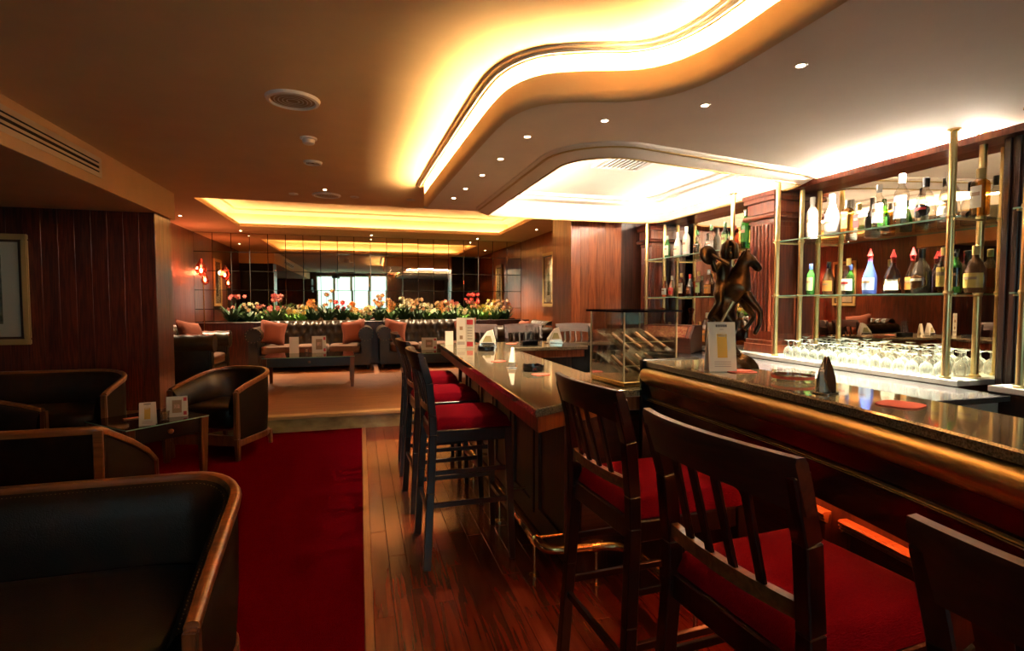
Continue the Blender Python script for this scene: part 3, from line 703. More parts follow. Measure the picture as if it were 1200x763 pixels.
bl(949,S1,'wine',.84,'b_green','b_pale_green','b_blue','dark green bottle with blue cap beside the middle column', group='lower shelf bottles')
bl(970,S1,'slope',.98,'b_brown','b_orange','b_dark','brown bottle with dark cap next to the green bottle, lower shelf', group='lower shelf bottles')
bl(993,S1,'slope',1.03,'glass_pale','b_cream','b_gold','clear bottle with gold cap and patterned cream label, lower shelf', band='b_red', group='lower shelf bottles')
bl(1018,S1,'slope',1.05,'b_blue','b_pale_blue','b_red','blue bottle with pale blue label and red pourer', capk='pourer', group='lower shelf bottles')
bl(1045,S1,'bell',1.05,'glass_amber','b_cream','b_red','amber bottle with red ribbon, cream label and red pourer', capk='pourer', group='lower shelf bottles')
bl(1068,S1,'slope',1.0,'glass_amber','b_orange','b_red','amber bottle with orange label behind the dark round bottle', capk='pourer', x=3.72, group='lower shelf bottles')
bl(1078,S1,'round',1.12,'b_dark','b_brown','b_black','dark round liqueur bottle with brown oval label and black cap', oval=True, band='b_cream', group='lower shelf bottles')
bl(1104,S1,'wine',.96,'glass_gold','b_yellow','b_gold','bottle with tall yellow label partly behind the front pole', group='lower shelf bottles')
bl(1118,S1,'wine',.90,'b_green','b_dark','b_black','very dark green bottle just past the front pole, lower shelf', group='lower shelf bottles')
bl(1141,S1,'round',1.08,'b_brown','b_yellow','b_gold','brown bottle with large yellow label at the mullion post', group='lower shelf bottles')
U1 = [(781,'wine',.9,'b_green','b_cream','b_white'),(793,'slope',1.1,'b_white','b_cream','b_white'),(803,'wine',1.1,'b_white','b_cream','b_white'),(816,'slope',1.0,'glass_pale','b_dark','b_green'),(832,'round',1.1,'glass_pale','b_white','b_green'),(848,'wine',.95,'glass_green','b_pale_green','b_green'),(859,'square',1.0,'glass_rose','b_white','b_red'),(872,'wine',1.22,'glass_green','b_green','b_dark'),(882,'square',1.1,'glass_gold','b_yellow','b_gold')]
N1 = ['small green bottle with cream label next to the far column','white sloped bottle second from the far column','tall white bottle third from the far column','clear bottle with black label past the tall white ones','round clear bottle with white label, fifth from the far column','slim bright green bottle near the upper far shelf middle','square rosy bottle with red cap near the fluted column','tallest green bottle with dark neck above the bronze rider','square golden bottle close to the fluted column']
for a, nme in zip(U1, N1): bl(a[0],S2,*a[1:], nme+', upper shelf', group='upper shelf bottles of the far bay')
L1 = [(779,'slope',.92,'glass_rose','b_white','b_gold'),(787,'slope',.95,'b_brown','b_red','b_cream'),(798,'wine',.9,'glass_amber','b_cream','b_gold'),(808,'slope',.95,'b_dark','b_brown','b_red'),(818,'wine',.9,'glass_pale','b_pale_green','b_gold'),(830,'slope',1.08,'glass_gold','b_orange','b_white'),(843,'round',1.0,'glass_gold','b_dark','b_yellow'),(853,'slope',1.0,'glass_gold','b_cream','b_gold')]
N2 = ['small rosy bottle with white label next to the far column','brown bottle with red label, second from the far column','amber bottle with cream label, third from the far column','dark bottle with brown label and red cap','pale bottle with green label and gold cap','golden bottle with orange label and white cap','round golden bottle with black label','golden bottle half behind the bronze rider']
for a, nme in zip(L1, N2): bl(a[0],S1,*a[1:], nme+', lower shelf', group='lower shelf bottles of the far bay')
bl(776,.92,'decanter',1.25,'glass_rose','','glass_rose','large clear decanter on the ledge next to the far column', capk='ball')
bl(798,.92,'round',.7,'b_blue','b_pale_blue','b_pale_blue','small blue bottle on the ledge behind the wooden humidor')
bl(830,.92,'flagon',1.6,'glass_amber','b_orange','b_cream','big squat cognac-like flagon with orange label on the ledge')
bl(785,.92,'flagon',1.0,'glass_gold','','b_gold','small squat gold flagon on the ledge beside the decanter')

# upturned glasses
gp = [(.031,0),(.036,.022),(.037,.045),(.030,.072),(.012,.088),(.0045,.096),(.004,.128),(.006,.134),(.030,.139),(.031,.1405)]
wg = MB().lathe(gp, 14, cap=False); first = None
for r_, x in enumerate((3.535, 3.625, 3.715, 3.80)):
    y = 2.47 + (.04 if r_ % 2 else 0)
    while y < 3.79:
        if first is None: first = obj('wine_glass', wg, 'stemware', smooth=60); o = first
        else: o = first.copy(); COL.objects.link(o)
        o.location = (x+random.uniform(-.006,.006), y+random.uniform(-.005,.005), .9205); s_ = (.92,1.0,1.08,1.0)[r_]; o.scale = (1,1,s_*random.choice((1,1,1.12)))
        tag(o, 'clear stemmed glass turned upside down in the '+('front row at the ledge edge','second row from the ledge edge','third row from the ledge edge','back row against the mirror')[r_], 'wine glass', 'upturned glasses on the ledge')
        y += .088

# ------------------------------------------------------------------ bar stools (front = +x)
def make_stool(label):
    t = thing('bar_stool', label, 'bar stool')
    def cush(u, v):
        x = -.205+.425*u; y = (-.205+.41*v)*(1+.06*u)
        ex = min(1, min(u,1-u)/.10); ey = min(1, min(v,1-v)/.10)
        h = math.sqrt(max(0,1-(1-ex)**2))*math.sqrt(max(0,1-(1-ey)**2))
        return (x, y, .725+.055*h+.012*math.sin(math.pi*u)*math.sin(math.pi*v))
    c = MB().grid(cush, 22, 22); c.box(-.20,.215,-.20,.20,.718,.726)
    obj('seat_cushion', c, 'velvet', t, smooth=60)
    obj('seat_frame', MB().box(-.20,.20,-.215,-.19,.655,.722).box(-.20,.20,.19,.215,.655,.722).box(.185,.21,-.19,.19,.655,.722).box(-.215,-.19,-.19,.19,.655,.722), 'chair_wood', t, bevel=.004)
    for s in (-1,1):
        m = MB(); pts = [(-.245,.228*s,0),(-.222,.212*s,.4),(-.205,.200*s,.70),(-.208,.200*s,.80),(-.225,.202*s,.97),(-.262,.205*s,1.10)]
        for a, b in zip(pts, pts[1:]): m.bar(a, b, .036, .040, up=(1,0,0))
        obj('back_post', m, 'chair_wood', t, bevel=.003)
        obj('leg', MB().bar((.218,.222*s,0),(.195,.200*s,.72),.030,.030,up=(1,0,0),w2=.042,d2=.042), 'chair_wood', t, bevel=.003)
        obj('side_stretcher', MB().bar((-.222,.215*s,.33),(.207,.212*s,.33),.016,.026), 'chair_wood', t, bevel=.002)
        obj('side_stretcher', MB().bar((-.215,.210*s,.50),(.202,.207*s,.50),.014,.022), 'chair_wood', t, bevel=.002)
    obj('front_stretcher', MB().bar((.211,-.215,.26),(.211,.215,.26),.026,.030), 'chair_wood', t, bevel=.003)
    obj('rear_stretcher', MB().bar((-.228,-.21,.28),(-.228,.21,.28),.018,.026), 'chair_wood', t, bevel=.002)
    # curved crest rail
    def crest(prof):
        m = MB(); n = 14; vs = []; fs = []; k = len(prof)
        for i in range(n+1):
            s = -1+2*i/n; y = .224*s; bow = -.045*(1-s*s)
            hlow = .018*(1-s*s)
            for dx, z in prof:
                vs.append((-.250+bow+dx - (z-1.06)*.28, y, z + (hlow if z < 1.05 else 0.006*(1-s*s))))
        for i in range(n):
            for j in range(k): fs.append((i*k+j, (i+1)*k+j, (i+1)*k+(j+1)%k, i*k+(j+1)%k))
        fs.append(tuple(range(k))); fs.append(tuple(range(n*k+k-1, n*k-1, -1)))
        return m.add(vs, fs)
    obj('crest_rail', crest([(-.013,1.025),(.013,1.025),(.014,1.120),(.008,1.130),(-.010,1.130),(-.015,1.120)]), 'crest_wood', t, smooth=40)
    def low():
        m = MB(); n = 10; vs = []; fs = []
        for i in range(n+1):
            s = -1+2*i/n; y = .19*s; b = -.212-.02*(1-s*s)
            vs += [(b-.010,y,.815),(b+.010,y,.815),(b+.010,y,.848),(b-.010,y,.848)]
        for i in range(n):
            for j in range(4): fs.append((i*4+j,(i+1)*4+j,(i+1)*4+(j+1)%4,i*4+(j+1)%4))
        return m.add(vs, fs)
    obj('lower_rail', low(), 'rim_wood', t)
    for y in (-.105,-.035,.035,.105):
        s = y/.2; b0 = -.212-.02*(1-s*s); b1 = -.250-.045*(1-s*s)+.008
        obj('slat', MB().bar((b0,y,.845),(b1,y,1.045),.010,.022,up=(0,1,0)), 'chair_wood', t, bevel=.002)
    return t
st0 = make_stool('dark bar stool with red seat at the corner end of the lower counter')
st0.location = (.56,2.93,.005)
dup(st0, (.555,3.70,.005), R(2), 'dark bar stool with red seat, middle of the three along the lower counter')
dup(st0, (.56,4.47,.005), R(-2), 'dark bar stool with red seat along the lower counter nearest the lounge step')
dup(st0, (.99,1.64,.005), R(3), 'dark bar stool with red seat at the junction of both counters')
dup(st0, (.965,.955,.005), R(4), 'dark bar stool pulled up to the long bar beside the junction stool')
dup(st0, (.945,.285,.005), R(5), 'dark bar stool at the long bar by the orange-lit panel, mostly in shadow')
for x, w in ((1.25,'tucked by the menu cards'),(1.78,'opposite the straw holder'),(2.40,'in front of the wood pillar')):
    dup(st0, (x,5.50,.005), R(-90), 'bar stool on the lounge side of the short counter, '+w)

# ------------------------------------------------------------------ tub chairs and settees (front = -y)
def make_tub(name, label, cat, hw, dep, rad, hb=.75, ha=.62):
    t = thing(name, label, cat)
    yb = dep/2; yf = -dep/2
    pts = [(hw, yf), (hw, yf+.12), (hw, 0), (hw, yb-rad)] + arc(hw-rad, yb-rad, rad, 0, 90, 8)[1:]
    n_ = max(2, int(hw*6)); pts += [(hw-rad-(2*(hw-rad))*i/n_, yb) for i in range(1, n_)]
    pts += arc(-hw+rad, yb-rad, rad, 90, 180, 8) + [(-hw, 0), (-hw, yf+.12), (-hw, yf)]
    def zt(p):
        u = (p[1]-yf)/(yb-yf); return ha+(hb-ha)*min(1,max(0,u))**.8
    k = len(pts)
    def nrm(i):
        a = Vector(pts[max(0,i-1)]); b = Vector(pts[min(k-1,i+1)]); d = (b-a).normalized(); return Vector((d.y,-d.x))   # outward
    # wooden rim
    def ringsweep(prof):
        m = MB(); vs = []; fs = []; q = len(prof)
        for i, p in enumerate(pts):
            n = nrm(i); z = zt(p)
            for o, dz in prof: vs.append((p[0]+n.x*o, p[1]+n.y*o, z+dz))
        for i in range(k-1):
            for j in range(q): fs.append((i*q+j,(i+1)*q+j,(i+1)*q+(j+1)%q,i*q+(j+1)%q))
        fs.append(tuple(range(q-1,-1,-1))); fs.append(tuple(range((k-1)*q,k*q)))
        return m.add(vs, fs)
    obj('wood_rim', ringsweep([(-.030,-.030),(.004,-.034),(.008,-.010),(.002,.002),(-.012,.006),(-.028,.002),(-.034,-.012)]), 'rim_wood', t, smooth=50)
    # outer and inner leather shells
    m = MB(); vs = []; fs = []
    zo = (.17,.30,.45,None)
    for i, p in enumerate(pts):
        n = nrm(i); z1 = zt(p)-.03
        for j, f in enumerate((0,.35,.7,1)):
            o = (-.022,-.010,-.006,-.008)[j]; vs.append((p[0]+n.x*o, p[1]+n.y*o, .17+(z1-.17)*f))
    for i in range(k-1):
        for j in range(3): fs.append((i*4+j,(i+1)*4+j,(i+1)*4+j+1,i*4+j+1))
    obj('outer_leather', m.add(vs, fs), 'leather_back', t, smooth=70)
    m = MB(); vs = []; fs = []
    pr = [(-.034,-.018),(-.050,-.028),(-.072,-.06),(-.088,-.13),(-.090,-.22),(-.084,-.36)]
    for i, p in enumerate(pts):
        n = nrm(i); z = zt(p)
        for o, dz in pr: vs.append((p[0]+n.x*o, p[1]+n.y*o + (.0), max(.40, z+dz)))
    for i in range(k-1):
        for j in range(5): fs.append((i*6+j,(i+1)*6+j,(i+1)*6+j+1,i*6+j+1))
    il = obj('inner_leather', m.add(vs, fs), 'leather_dark', t, smooth=70)
    # stud row
    m = MB()
    for i in range(k-1):
        a, b = Vector(pts[i]), Vector(pts[i+1]); L = (b-a).length; c = max(1, int(L/.012))
        for q in range(c):
            p = a.lerp(b, q/c); n = nrm(i); z = zt(p)-.026; x, y = p.x-n.x*.047, p.y-n.y*.047; r = .0023
            m.add([(x-r,y,z),(x,y-r,z),(x+r,y,z),(x,y+r,z),(x-n.x*.003,y-n.y*.003,z+r)], [(0,1,4),(1,2,4),(2,3,4),(3,0,4)])
    so = obj('stud_row', m, 'stud', il); so['kind'] = 'stuff'
    # arm posts become legs
    for s in (-1,1):
        obj('front_leg', MB().bar((s*(hw-.012),yf+.004,0),(s*(hw-.012),yf-.004,.20),.034,.036,up=(0,1,0),w2=.044,d2=.044).bar((s*(hw-.012),yf-.004,.20),(s*(hw-.012),yf-.006,ha-.012),.044,.044,up=(0,1,0),w2=.040,d2=.036), 'leg_wood', t, bevel=.006)
        obj('back_leg', MB().bar((s*(hw-.09),yb-.03,0),(s*(hw-.09),yb-.05,.14),.030,.030,up=(0,1,0),w2=.042,d2=.042), 'leg_wood', t, bevel=.004)
    bm_ = MB()
    bp = [(p[0]*.985, p[1]*.985) for p in pts]
    bm_.sweep(bp, [(0,.12),(0,.175),(.045,.175),(.045,.12)], profclosed=True)
    bm_.box(-hw+.03, hw-.03, yf-.004, yf+.03, .13, .22)
    obj('base_rail', bm_, 'leg_wood', t, bevel=.003)
    obj('seat_cushion', MB().pill(hw-.075, dep/2-.045, .11, .35, 24, 12, (0,-.018,.36)), 'leather_dark', t, smooth=70)
    return t
tub = make_tub('tub_chair', 'leather tub chair with wooden rim facing the glass table before the step', 'armchair', .33, .64, .26)
tub.location = (-1.20,5.45,.006); tub.rotation_euler = (0,0,R(-24))
dup(tub, (-2.56,4.28,.006), R(82), 'leather tub chair with wooden rim beside the glass table, under the air grille')
set0 = make_tub('settee', 'leather settee with wooden rim and stitched edge, its back to another settee', 'sofa', .68, .70, .20, .75, .555)
set0.location = (-1.10,1.87,.006)

s3 = make_tub('settee', 'dark leather settee with framed straight back, facing the glass table', 'sofa', .68, .70, .05, .75, .40)
for s in (-1,1): obj('back_stile', MB().box(s*.655-.022,s*.655+.022,.340,.358,.02,.735), 'rim_wood', s3, bevel=.004)
s3.location = (-1.95,3.50,.006); s3.rotation_euler = (0,0,R(180))
s1 = make_tub('settee', 'curved dark leather settee against the wood-board wall by the framed picture', 'sofa', .70, .70, .34)
s1.location = (-2.76,5.52,.006)

# ------------------------------------------------------------------ glass tables
def make_table(name, label, loc, rz, hx, hy, h, group=None):
    t = thing(name, label, 'table', loc, rz, group)
    for sx in (-1,1):
        for sy in (-1,1):
            obj('leg', MB().bar((sx*(hx-.035),sy*(hy-.035),0),(sx*(hx-.03),sy*(hy-.03),h-.012),.042,.042,up=(0,1,0),w2=.062,d2=.062), 'leg_wood', t, bevel=.004)
    for s in (-1,1):
        a = obj('apron', MB().box(-hx+.06,hx-.06,s*(hy-.03)-.01,s*(hy-.03)+.01,h-.13,h-.014), 'apron_dark', t, bevel=.002)
        obj('apron', MB().box(s*(hx-.03)-.01,s*(hx-.03)+.01,-hy+.06,hy-.06,h-.13,h-.014), 'apron_dark', t, bevel=.002)
    obj('knob', MB().lathe([(.010,0),(.008,.012),(.018,.022),(.020,.032),(.012,.040)], 14).xf(Matrix.Translation((0,-hy+.02,h-.07))@Matrix.Rotation(R(90),4,'X')), 'rim_wood', t, smooth=60)
    gt = obj('glass_top', MB().box(-hx,hx,-hy,hy,h-.012,h), 'black_glass', t, bevel=.003)
    obj('glass_edge', MB().box(-hx-.002,hx+.002,-hy-.002,-hy,h-.010,h-.002).box(-hx-.002,hx+.002,hy,hy+.002,h-.010,h-.002).box(-hx-.002,-hx,-hy,hy,h-.010,h-.002).box(hx,hx+.002,-hy,hy,h-.010,h-.002), 'shelf_edge', gt)
    return t
make_table('side_table', 'square glass-topped wooden table with menu cards between the tub chairs', (-1.62,4.78,.006), R(45), .30, .30, .47)
make_table('coffee_table', 'glass-topped wooden coffee table on the raised lounge floor', (-.70,8.15,P_Z+.001), R(2), .60, .36, .445)

make_table('coffee_table', 'second glass-topped wooden coffee table, before the sofa under the pink flowers', (1.32,8.25,P_Z+.001), R(-1), .55, .36, .445)

# ------------------------------------------------------------------ cards, napkins, ashtrays, coasters
def card(loc, rz, w, h, label, style, folds=1, lean=.16):
    t = thing('menu_card', label, 'menu card', (loc[0],loc[1],loc[2]+.0005), rz)
    if folds == 1:      # tent: two leaves meeting at the top
        d = h*lean
        fr_ = obj('front_leaf', MB().add([(-w/2,-d,0),(w/2,-d,0),(w/2,0,h),(-w/2,0,h)], [(0,1,2,3)]), 'paper', t, solid=.0015)
        obj('rear_leaf', MB().add([(-w/2,d,0),(w/2,d,0),(w/2,0.001,h),(-w/2,0.001,h)], [(0,1,2,3)]), 'paper', t, solid=.0015)
        def P(x, v): return (x*w/2, -d*(1-v)-.0022, h*v)
        def patch(nm, m, x0, x1, v0, v1): obj(nm, MB().add([P(x0,v0),P(x1,v0),P(x1,v1),P(x0,v1)], [(0,1,2,3)]), m, fr_)
    else:               # upright folded pair, leaves at an angle
        a = R(22); W2 = w/2
        fr_ = obj('front_leaf', MB().add([(0,0,0),(W2*math.cos(a)*1.0,-W2*math.sin(a),0),(W2*math.cos(a),-W2*math.sin(a),h),(0,0,h)], [(0,1,2,3)]), 'paper', t, solid=.0015)
        ob = obj('side_leaf', MB().add([(0,0,0),(-W2*math.cos(a),-W2*math.sin(a)*.3,0),(-W2*math.cos(a),-W2*math.sin(a)*.3,h),(0,0,h)], [(0,1,2,3)]), 'paper', t, solid=.0015)
        def P(x, v): return (W2*math.cos(a)*(x*.5+.5), -W2*math.sin(a)*(x*.5+.5)-.0022, h*v)
        def patch(nm, m, x0, x1, v0, v1): obj(nm, MB().add([P(x0,v0),P(x1,v0),P(x1,v1),P(x0,v1)], [(0,1,2,3)]), m, fr_)
        def Q(x, v): return (-W2*math.cos(a)*(.5-x*.5), -W2*math.sin(a)*.3*(.5-x*.5)-.0022, h*v)
        for v0 in (.3,.6): obj('spot_print', MB().add([Q(-.3,v0),Q(.4,v0),Q(.4,v0+.12),Q(-.3,v0+.12)], [(0,1,2,3)]), 'print_brown', ob)
        obj('faint_print', MB().add([Q(-.8,.12),Q(.85,.12),Q(.85,.22),Q(-.8,.22)], [(0,1,2,3)]), 'ink_faint', ob)
    if style == 'drink':
        for k in range(7):
            x = -.42+.12*k; patch('heading_letter', 'ink', x, x+.085, .90, .95)
        patch('subheading', 'ink_faint', -.14, .14, .845, .86)
        patch('drink_picture', 'print_yellow', -.36, .36, .28, .76); patch('drink_foam', 'b_cream', -.30, .30, .70, .80)
        for k in range(3): patch('small_print', 'ink_faint', -.6, .6, .10+.045*k, .115+.045*k)
    elif style == 'red':
        patch('heading_block', 'print_red', -.7, .7, .78, .94); patch('footer_block', 'print_red', -.7, .7, .07, .22)
        for k in range(5): patch('small_print', 'ink_faint', -.55, .55, .30+.09*k, .335+.09*k)
    elif style == 'ornate':
        patch('ornament', 'print_brown', -.45, .45, .2, .82); patch('ornament_centre', 'paper_pink', -.28, .28, .42, .62)
        patch('heading_block', 'print_red', .62, .92, .76, .93); patch('footer_block', 'print_red', .62, .92, .08, .26)
    return t
BT = 1.1203
card((1.385,1.80,BT), R(-18), .108, .195, 'white drinks card with yellow picture standing on the long bar', 'drink')
card((.895,4.62,.9803), R(-14), .17, .27, 'tall folded menu with red blocks on the lower counter', 'red', folds=2)
card((.82,5.05,.9803), R(-14), .075, .13, 'small plain card at the lounge end of the lower counter', 'none')
card((-1.53,4.50,.4765), R(8), .105, .17, 'white drinks card with yellow picture on the square glass table', 'drink')
card((-1.42,4.78,.4765), R(10), .145, .16, 'ornate pinkish menu card with red corner blocks on the square glass table', 'ornate')
card((-.95,8.42,.6265), R(5), .13, .24, 'pale narrow card on the lounge coffee table', 'none')
card((-.60,8.40,.6265), R(5), .20, .25, 'ornate card with red block on the lounge coffee table', 'ornate')
card((1.05,8.45,.6265), R(-12), .24, .19, 'ornate pink card on the second lounge coffee table', 'ornate')

def napkin_stand(loc, rz, label, mat='napkin', s=1.0):
    t = thing('napkin_holder', label, 'napkin holder', (loc[0],loc[1],loc[2]+.0005), rz)
    obj('base', MB().box(-.055*s,.055*s,-.03*s,.03*s,0,.006), 'chrome', t, bevel=.002)
    for y in (-.022,.022): obj('side_plate', MB().add([(-.05*s,y*s,.006),(.05*s,y*s,.006),(.04*s,y*s,.026*s),(-.04*s,y*s,.026*s)], [(0,1,2,3)]), 'chrome', t, solid=.002)
    n_ = obj('napkins', MB().prism([(-.048*s,-.017*s),(.048*s,-.017*s),(.048*s,.017*s),(-.048*s,.017*s)], .0065, .03*s).add([(-.05*s,-.016*s,.03*s),(.05*s,-.016*s,.03*s),(.05*s,.016*s,.03*s),(-.05*s,.016*s,.03*s),(.028*s,-.008*s,.105*s),(.034*s,.008*s,.105*s),(-.002*s,.006*s,.095*s),(-.004*s,-.006*s,.095*s)], [(0,1,4,7),(1,2,5,4),(2,3,6,5),(3,0,7,6),(4,5,6,7)]), mat, t)
    obj('printed_motif', MB().add([(-.03*s,-.0172*s,.030*s),(.03*s,-.0172*s,.030*s),(.018*s,-.0125*s,.068*s),(-.012*s,-.0125*s,.068*s)], [(0,1,2,3)]), 'napkin_print', n_)
    return t
napkin_stand((.93,3.24,.98), R(70), 'white napkin holder edge-on between the two black ashtrays', s=1.15)
napkin_stand((1.12,4.72,.98), R(-15), 'white napkin holder behind the black ashtray by the menu cards', s=1.5)
napkin_stand((1.86,4.95,.98), R(10), 'white napkin holder with green motif on the short counter', s=1.5)
t = thing('napkin_holder', 'tall chrome napkin holder standing on the long bar', 'napkin holder', (1.352,1.268,BT), R(18))
obj('base', MB().box(-.034,.034,-.024,.024,0,.005), 'chrome', t, bevel=.002)
for s in (-1,1): obj('wing', MB().add([(-.014,.022*s,.005),(.014,.022*s,.005),(.030,.013*s,.045),(.026,.008*s,.07),(.004,.004*s,.112),(-.004,.004*s,.112),(-.026,.008*s,.07),(-.030,.013*s,.045)], [(0,1,2,3,4,5,6,7)]), 'chrome', t, solid=.0025)
obj('napkins', MB().box(-.024,.024,-.007,.007,.006,.066), 'napkin', t)

def ashtray(loc, label, mat, r=.065, h=.035):
    t = thing('ashtray', label, 'ashtray', (loc[0],loc[1],loc[2]+.0005))
    obj('bowl', MB().lathe([(r*.92,0),(r,.006),(r,h),(r*.84,h),(r*.78,.010),(.001,.009)], 28), mat, t, smooth=40)
    for k in range(4):
        a = R(45+90*k); obj('rest_notch', MB().bar((math.cos(a)*r*.80,math.sin(a)*r*.80,h+.001),(math.cos(a)*r*1.02,math.sin(a)*r*1.02,h+.001),.014,.006), mat, t, bevel=.002)
    return t
ashtray((1.0,3.02,.98), 'black glass ashtray nearest the red coaster on the lower counter', 'black_glass')
ashtray((1.02,4.36,.98), 'black glass ashtray in front of the menu cards', 'black_glass', .072)
a_ = ashtray((1.452,1.50,BT-.0005), 'clear glass ashtray with red lettering band on the long bar', 'case_glass', .068, .034)
obj('lettering_band', MB().lathe([(.0686,.012),(.0686,.022)], 28, cap=False), 'coaster_red', a_)
def coaster(loc, rz, label, w=.048):
    o = obj('coaster', MB().prism([(x, y) for x, y in rrect(-w,w,-w*.9,w*.9,w*.55,5)], 0, .0025), 'coaster_red', None, loc=(loc[0],loc[1],loc[2]+.0005), rot=(0,0,rz), smooth=30)
    return tag(o, label, 'coaster')
coaster((1.395,1.07,BT), R(20), 'red coaster beside the chrome napkin holder on the long bar', .055)
coaster((1.445,1.755,BT), R(-10), 'red coaster beneath the bronze statue', .055)
coaster((.985,2.84,.98), R(10), 'red coaster on the lower counter before the ashtray')
coaster((.92,3.55,.98), R(30), 'red coaster between napkin holder and menu cards on the lower counter')
coaster((1.42,4.98,.98), R(5), 'red coaster on the short counter by the straw holder')
# straw holder
t = thing('straw_holder', 'black bar caddy with upright glass tubes on the short counter', 'bar caddy', (1.52,4.72,.9805))
obj('tray', MB().box(-.075,.075,-.045,.045,0,.05), 'black_glass', t, bevel=.004)
for x in (-.03,.0,.045): obj('tube', MB().lathe([(.013,0),(.013,.135)], 12, (x,0,.05)), 'clear_glass', t, smooth=60)
obj('straws', MB().tube([(-.05,0,.05),(-.052,.01,.12)], .005, 6).tube([(.02,.01,.05),(.024,.015,.14)], .005, 6), 'black', t)
# small tumblers with candles on tables
for loc, w in (((-1.47,4.66,.4765),'on the square glass table between the cards'),((-.78,8.44,.6265),'on the lounge coffee table between the cards')):
    t = thing('tumbler', 'small glass tumbler '+w, 'tumbler', loc)
    obj('glass', MB().lathe([(.028,0),(.033,.07),(.030,.07),(.026,.008)], 16), 'clear_glass', t, smooth=40)
    obj('matchbook', MB().box(-.012,.012,-.008,.008,.010,.055), 'print_brown', t)
t = thing('matchbox', 'red matchbooks lying on the square glass table', 'matchbook', (-1.74,4.78,.4765), R(30))
obj('cover', MB().box(-.05,.05,-.02,.02,0,.008), 'coaster_red', t, bevel=.002); obj('strip', MB().box(-.05,.05,-.022,-.02,.001,.006), 'print_brown', t)

# ------------------------------------------------------------------ cigar display case on the lower counter
t = thing('display_case', 'clear acrylic display case of cigars with black lid and brass base', 'display case', (1.355,2.46,.9805), R(6))
hw = .155
obj('base', MB().box(-hw,hw,-hw,hw,0,.028), 'brass', t, bevel=.005)
for x0, x1, y0, y1 in ((-hw,hw,-hw,-hw+.004),(-hw,hw,hw-.004,hw),(-hw,-hw+.004,-hw+.004,hw-.004),(hw-.004,hw,-hw+.004,hw-.004)):
    obj('side_pane', MB().box(x0,x1,y0,y1,.028,.365), 'case_glass', t)
for sx in (-1,1):
    for sy in (-1,1): obj('lit_corner_edge', MB().box(sx*hw-.003,sx*hw+.003,sy*hw-.003,sy*hw+.003,.028,.365), 'lit_acrylic_edge', t)  # thin bars added as the gleam on the case corners
ldo = obj('lid', MB().box(-hw-.012,hw+.012,-hw-.012,hw+.012,.366,.374), 'case_glass', t)
obj('lid_rim', MB().box(-hw-.02,hw+.02,-hw-.02,-hw-.012,.365,.375).box(-hw-.02,hw+.02,hw+.012,hw+.02,.365,.375).box(-hw-.02,-hw-.012,-hw-.012,hw+.012,.365,.375).box(hw+.012,hw+.02,-hw-.012,hw+.012,.365,.375), 'black_glass', ldo)
wood('cigar', (.20,.085,.035), (.34,.16,.07), 'Y', rough=.6)
for j, (z, yy) in enumerate(((.055,-.02),(.17,.0))):
    sh = obj('sloped_shelf', MB().add([(-hw+.01,-hw+.012+yy*.2,z),(hw-.01,-hw+.012+yy*.2,z),(hw-.01,hw-.02,z+.10),(-hw+.01,hw-.02,z+.10)], [(0,1,2,3)]), 'case_glass', t, solid=.004)
    obj('lit_shelf_lip', MB().box(-hw+.01,hw-.01,-hw+.008,-hw+.013,z+.046,z+.05), 'lit_acrylic_edge', t)
    for k in range(4):
        x = -.11+.073*k
        obj('cigar_bundle', MB().tube([(x,-hw+.03,z+.018),(x,-hw+.036,z+.019),(x,.02+.02*(k%2),z+.082)], [.006,.010,.009], 8), 'cigar', sh, smooth=60)
    for k in range(3):
        x = -.0735+.073*k; obj('divider', MB().add([(x,-hw+.015,z),(x,hw-.03,z+.09),(x,hw-.03,z+.13),(x,-hw+.015,z+.045)], [(0,1,2,3)]), 'case_glass', sh, solid=.003)

# wooden humidor on the back counter
t = thing('humidor', 'mahogany box with sloping glazed lid on the counter behind the statue', 'humidor', (3.12,4.85,.8805), R(38))
hb = MB().add([(-.20,-.27,0),(.18,-.27,0),(.18,.27,0),(-.20,.27,0),(-.20,-.27,.15),(-.08,-.27,.27),(.18,-.27,.27),(-.20,.27,.15),(-.08,.27,.27),(.18,.27,.27)],
  [(0,3,2,1),(0,4,7,3),(4,5,8,7),(5,6,9,8),(6,2-1,2,9),(0,1,6,5,4),(3,7,8,9,2)])
obj('body', hb, 'dark_wood_y', t, bevel=.005)
wn_ = obj('sloping_window', MB().add([(-.1995,-.21,.158),(-.1995,.21,.158),(-.095,.21,.262),(-.095,-.21,.262)], [(0,1,2,3)]), 'card_index', t, solid=.006)
for a, b in (((-.203,-.235,.15),(-.203,.235,.15)),((-.088,-.235,.268),(-.088,.235,.268)),((-.203,-.235,.15),(-.088,-.235,.268)),((-.203,.235,.15),(-.088,.235,.268))):
    obj('window_frame', MB().bar(a, b, .03, .012), 'column_wood', wn_, bevel=.002)
obj('knob', MB().lathe([(.006,0),(.010,.012),(.004,.018)], 10).xf(Matrix.Translation((-.205,0,.13))@Matrix.Rotation(R(-90),4,'Y')), 'brass', t, smooth=60)

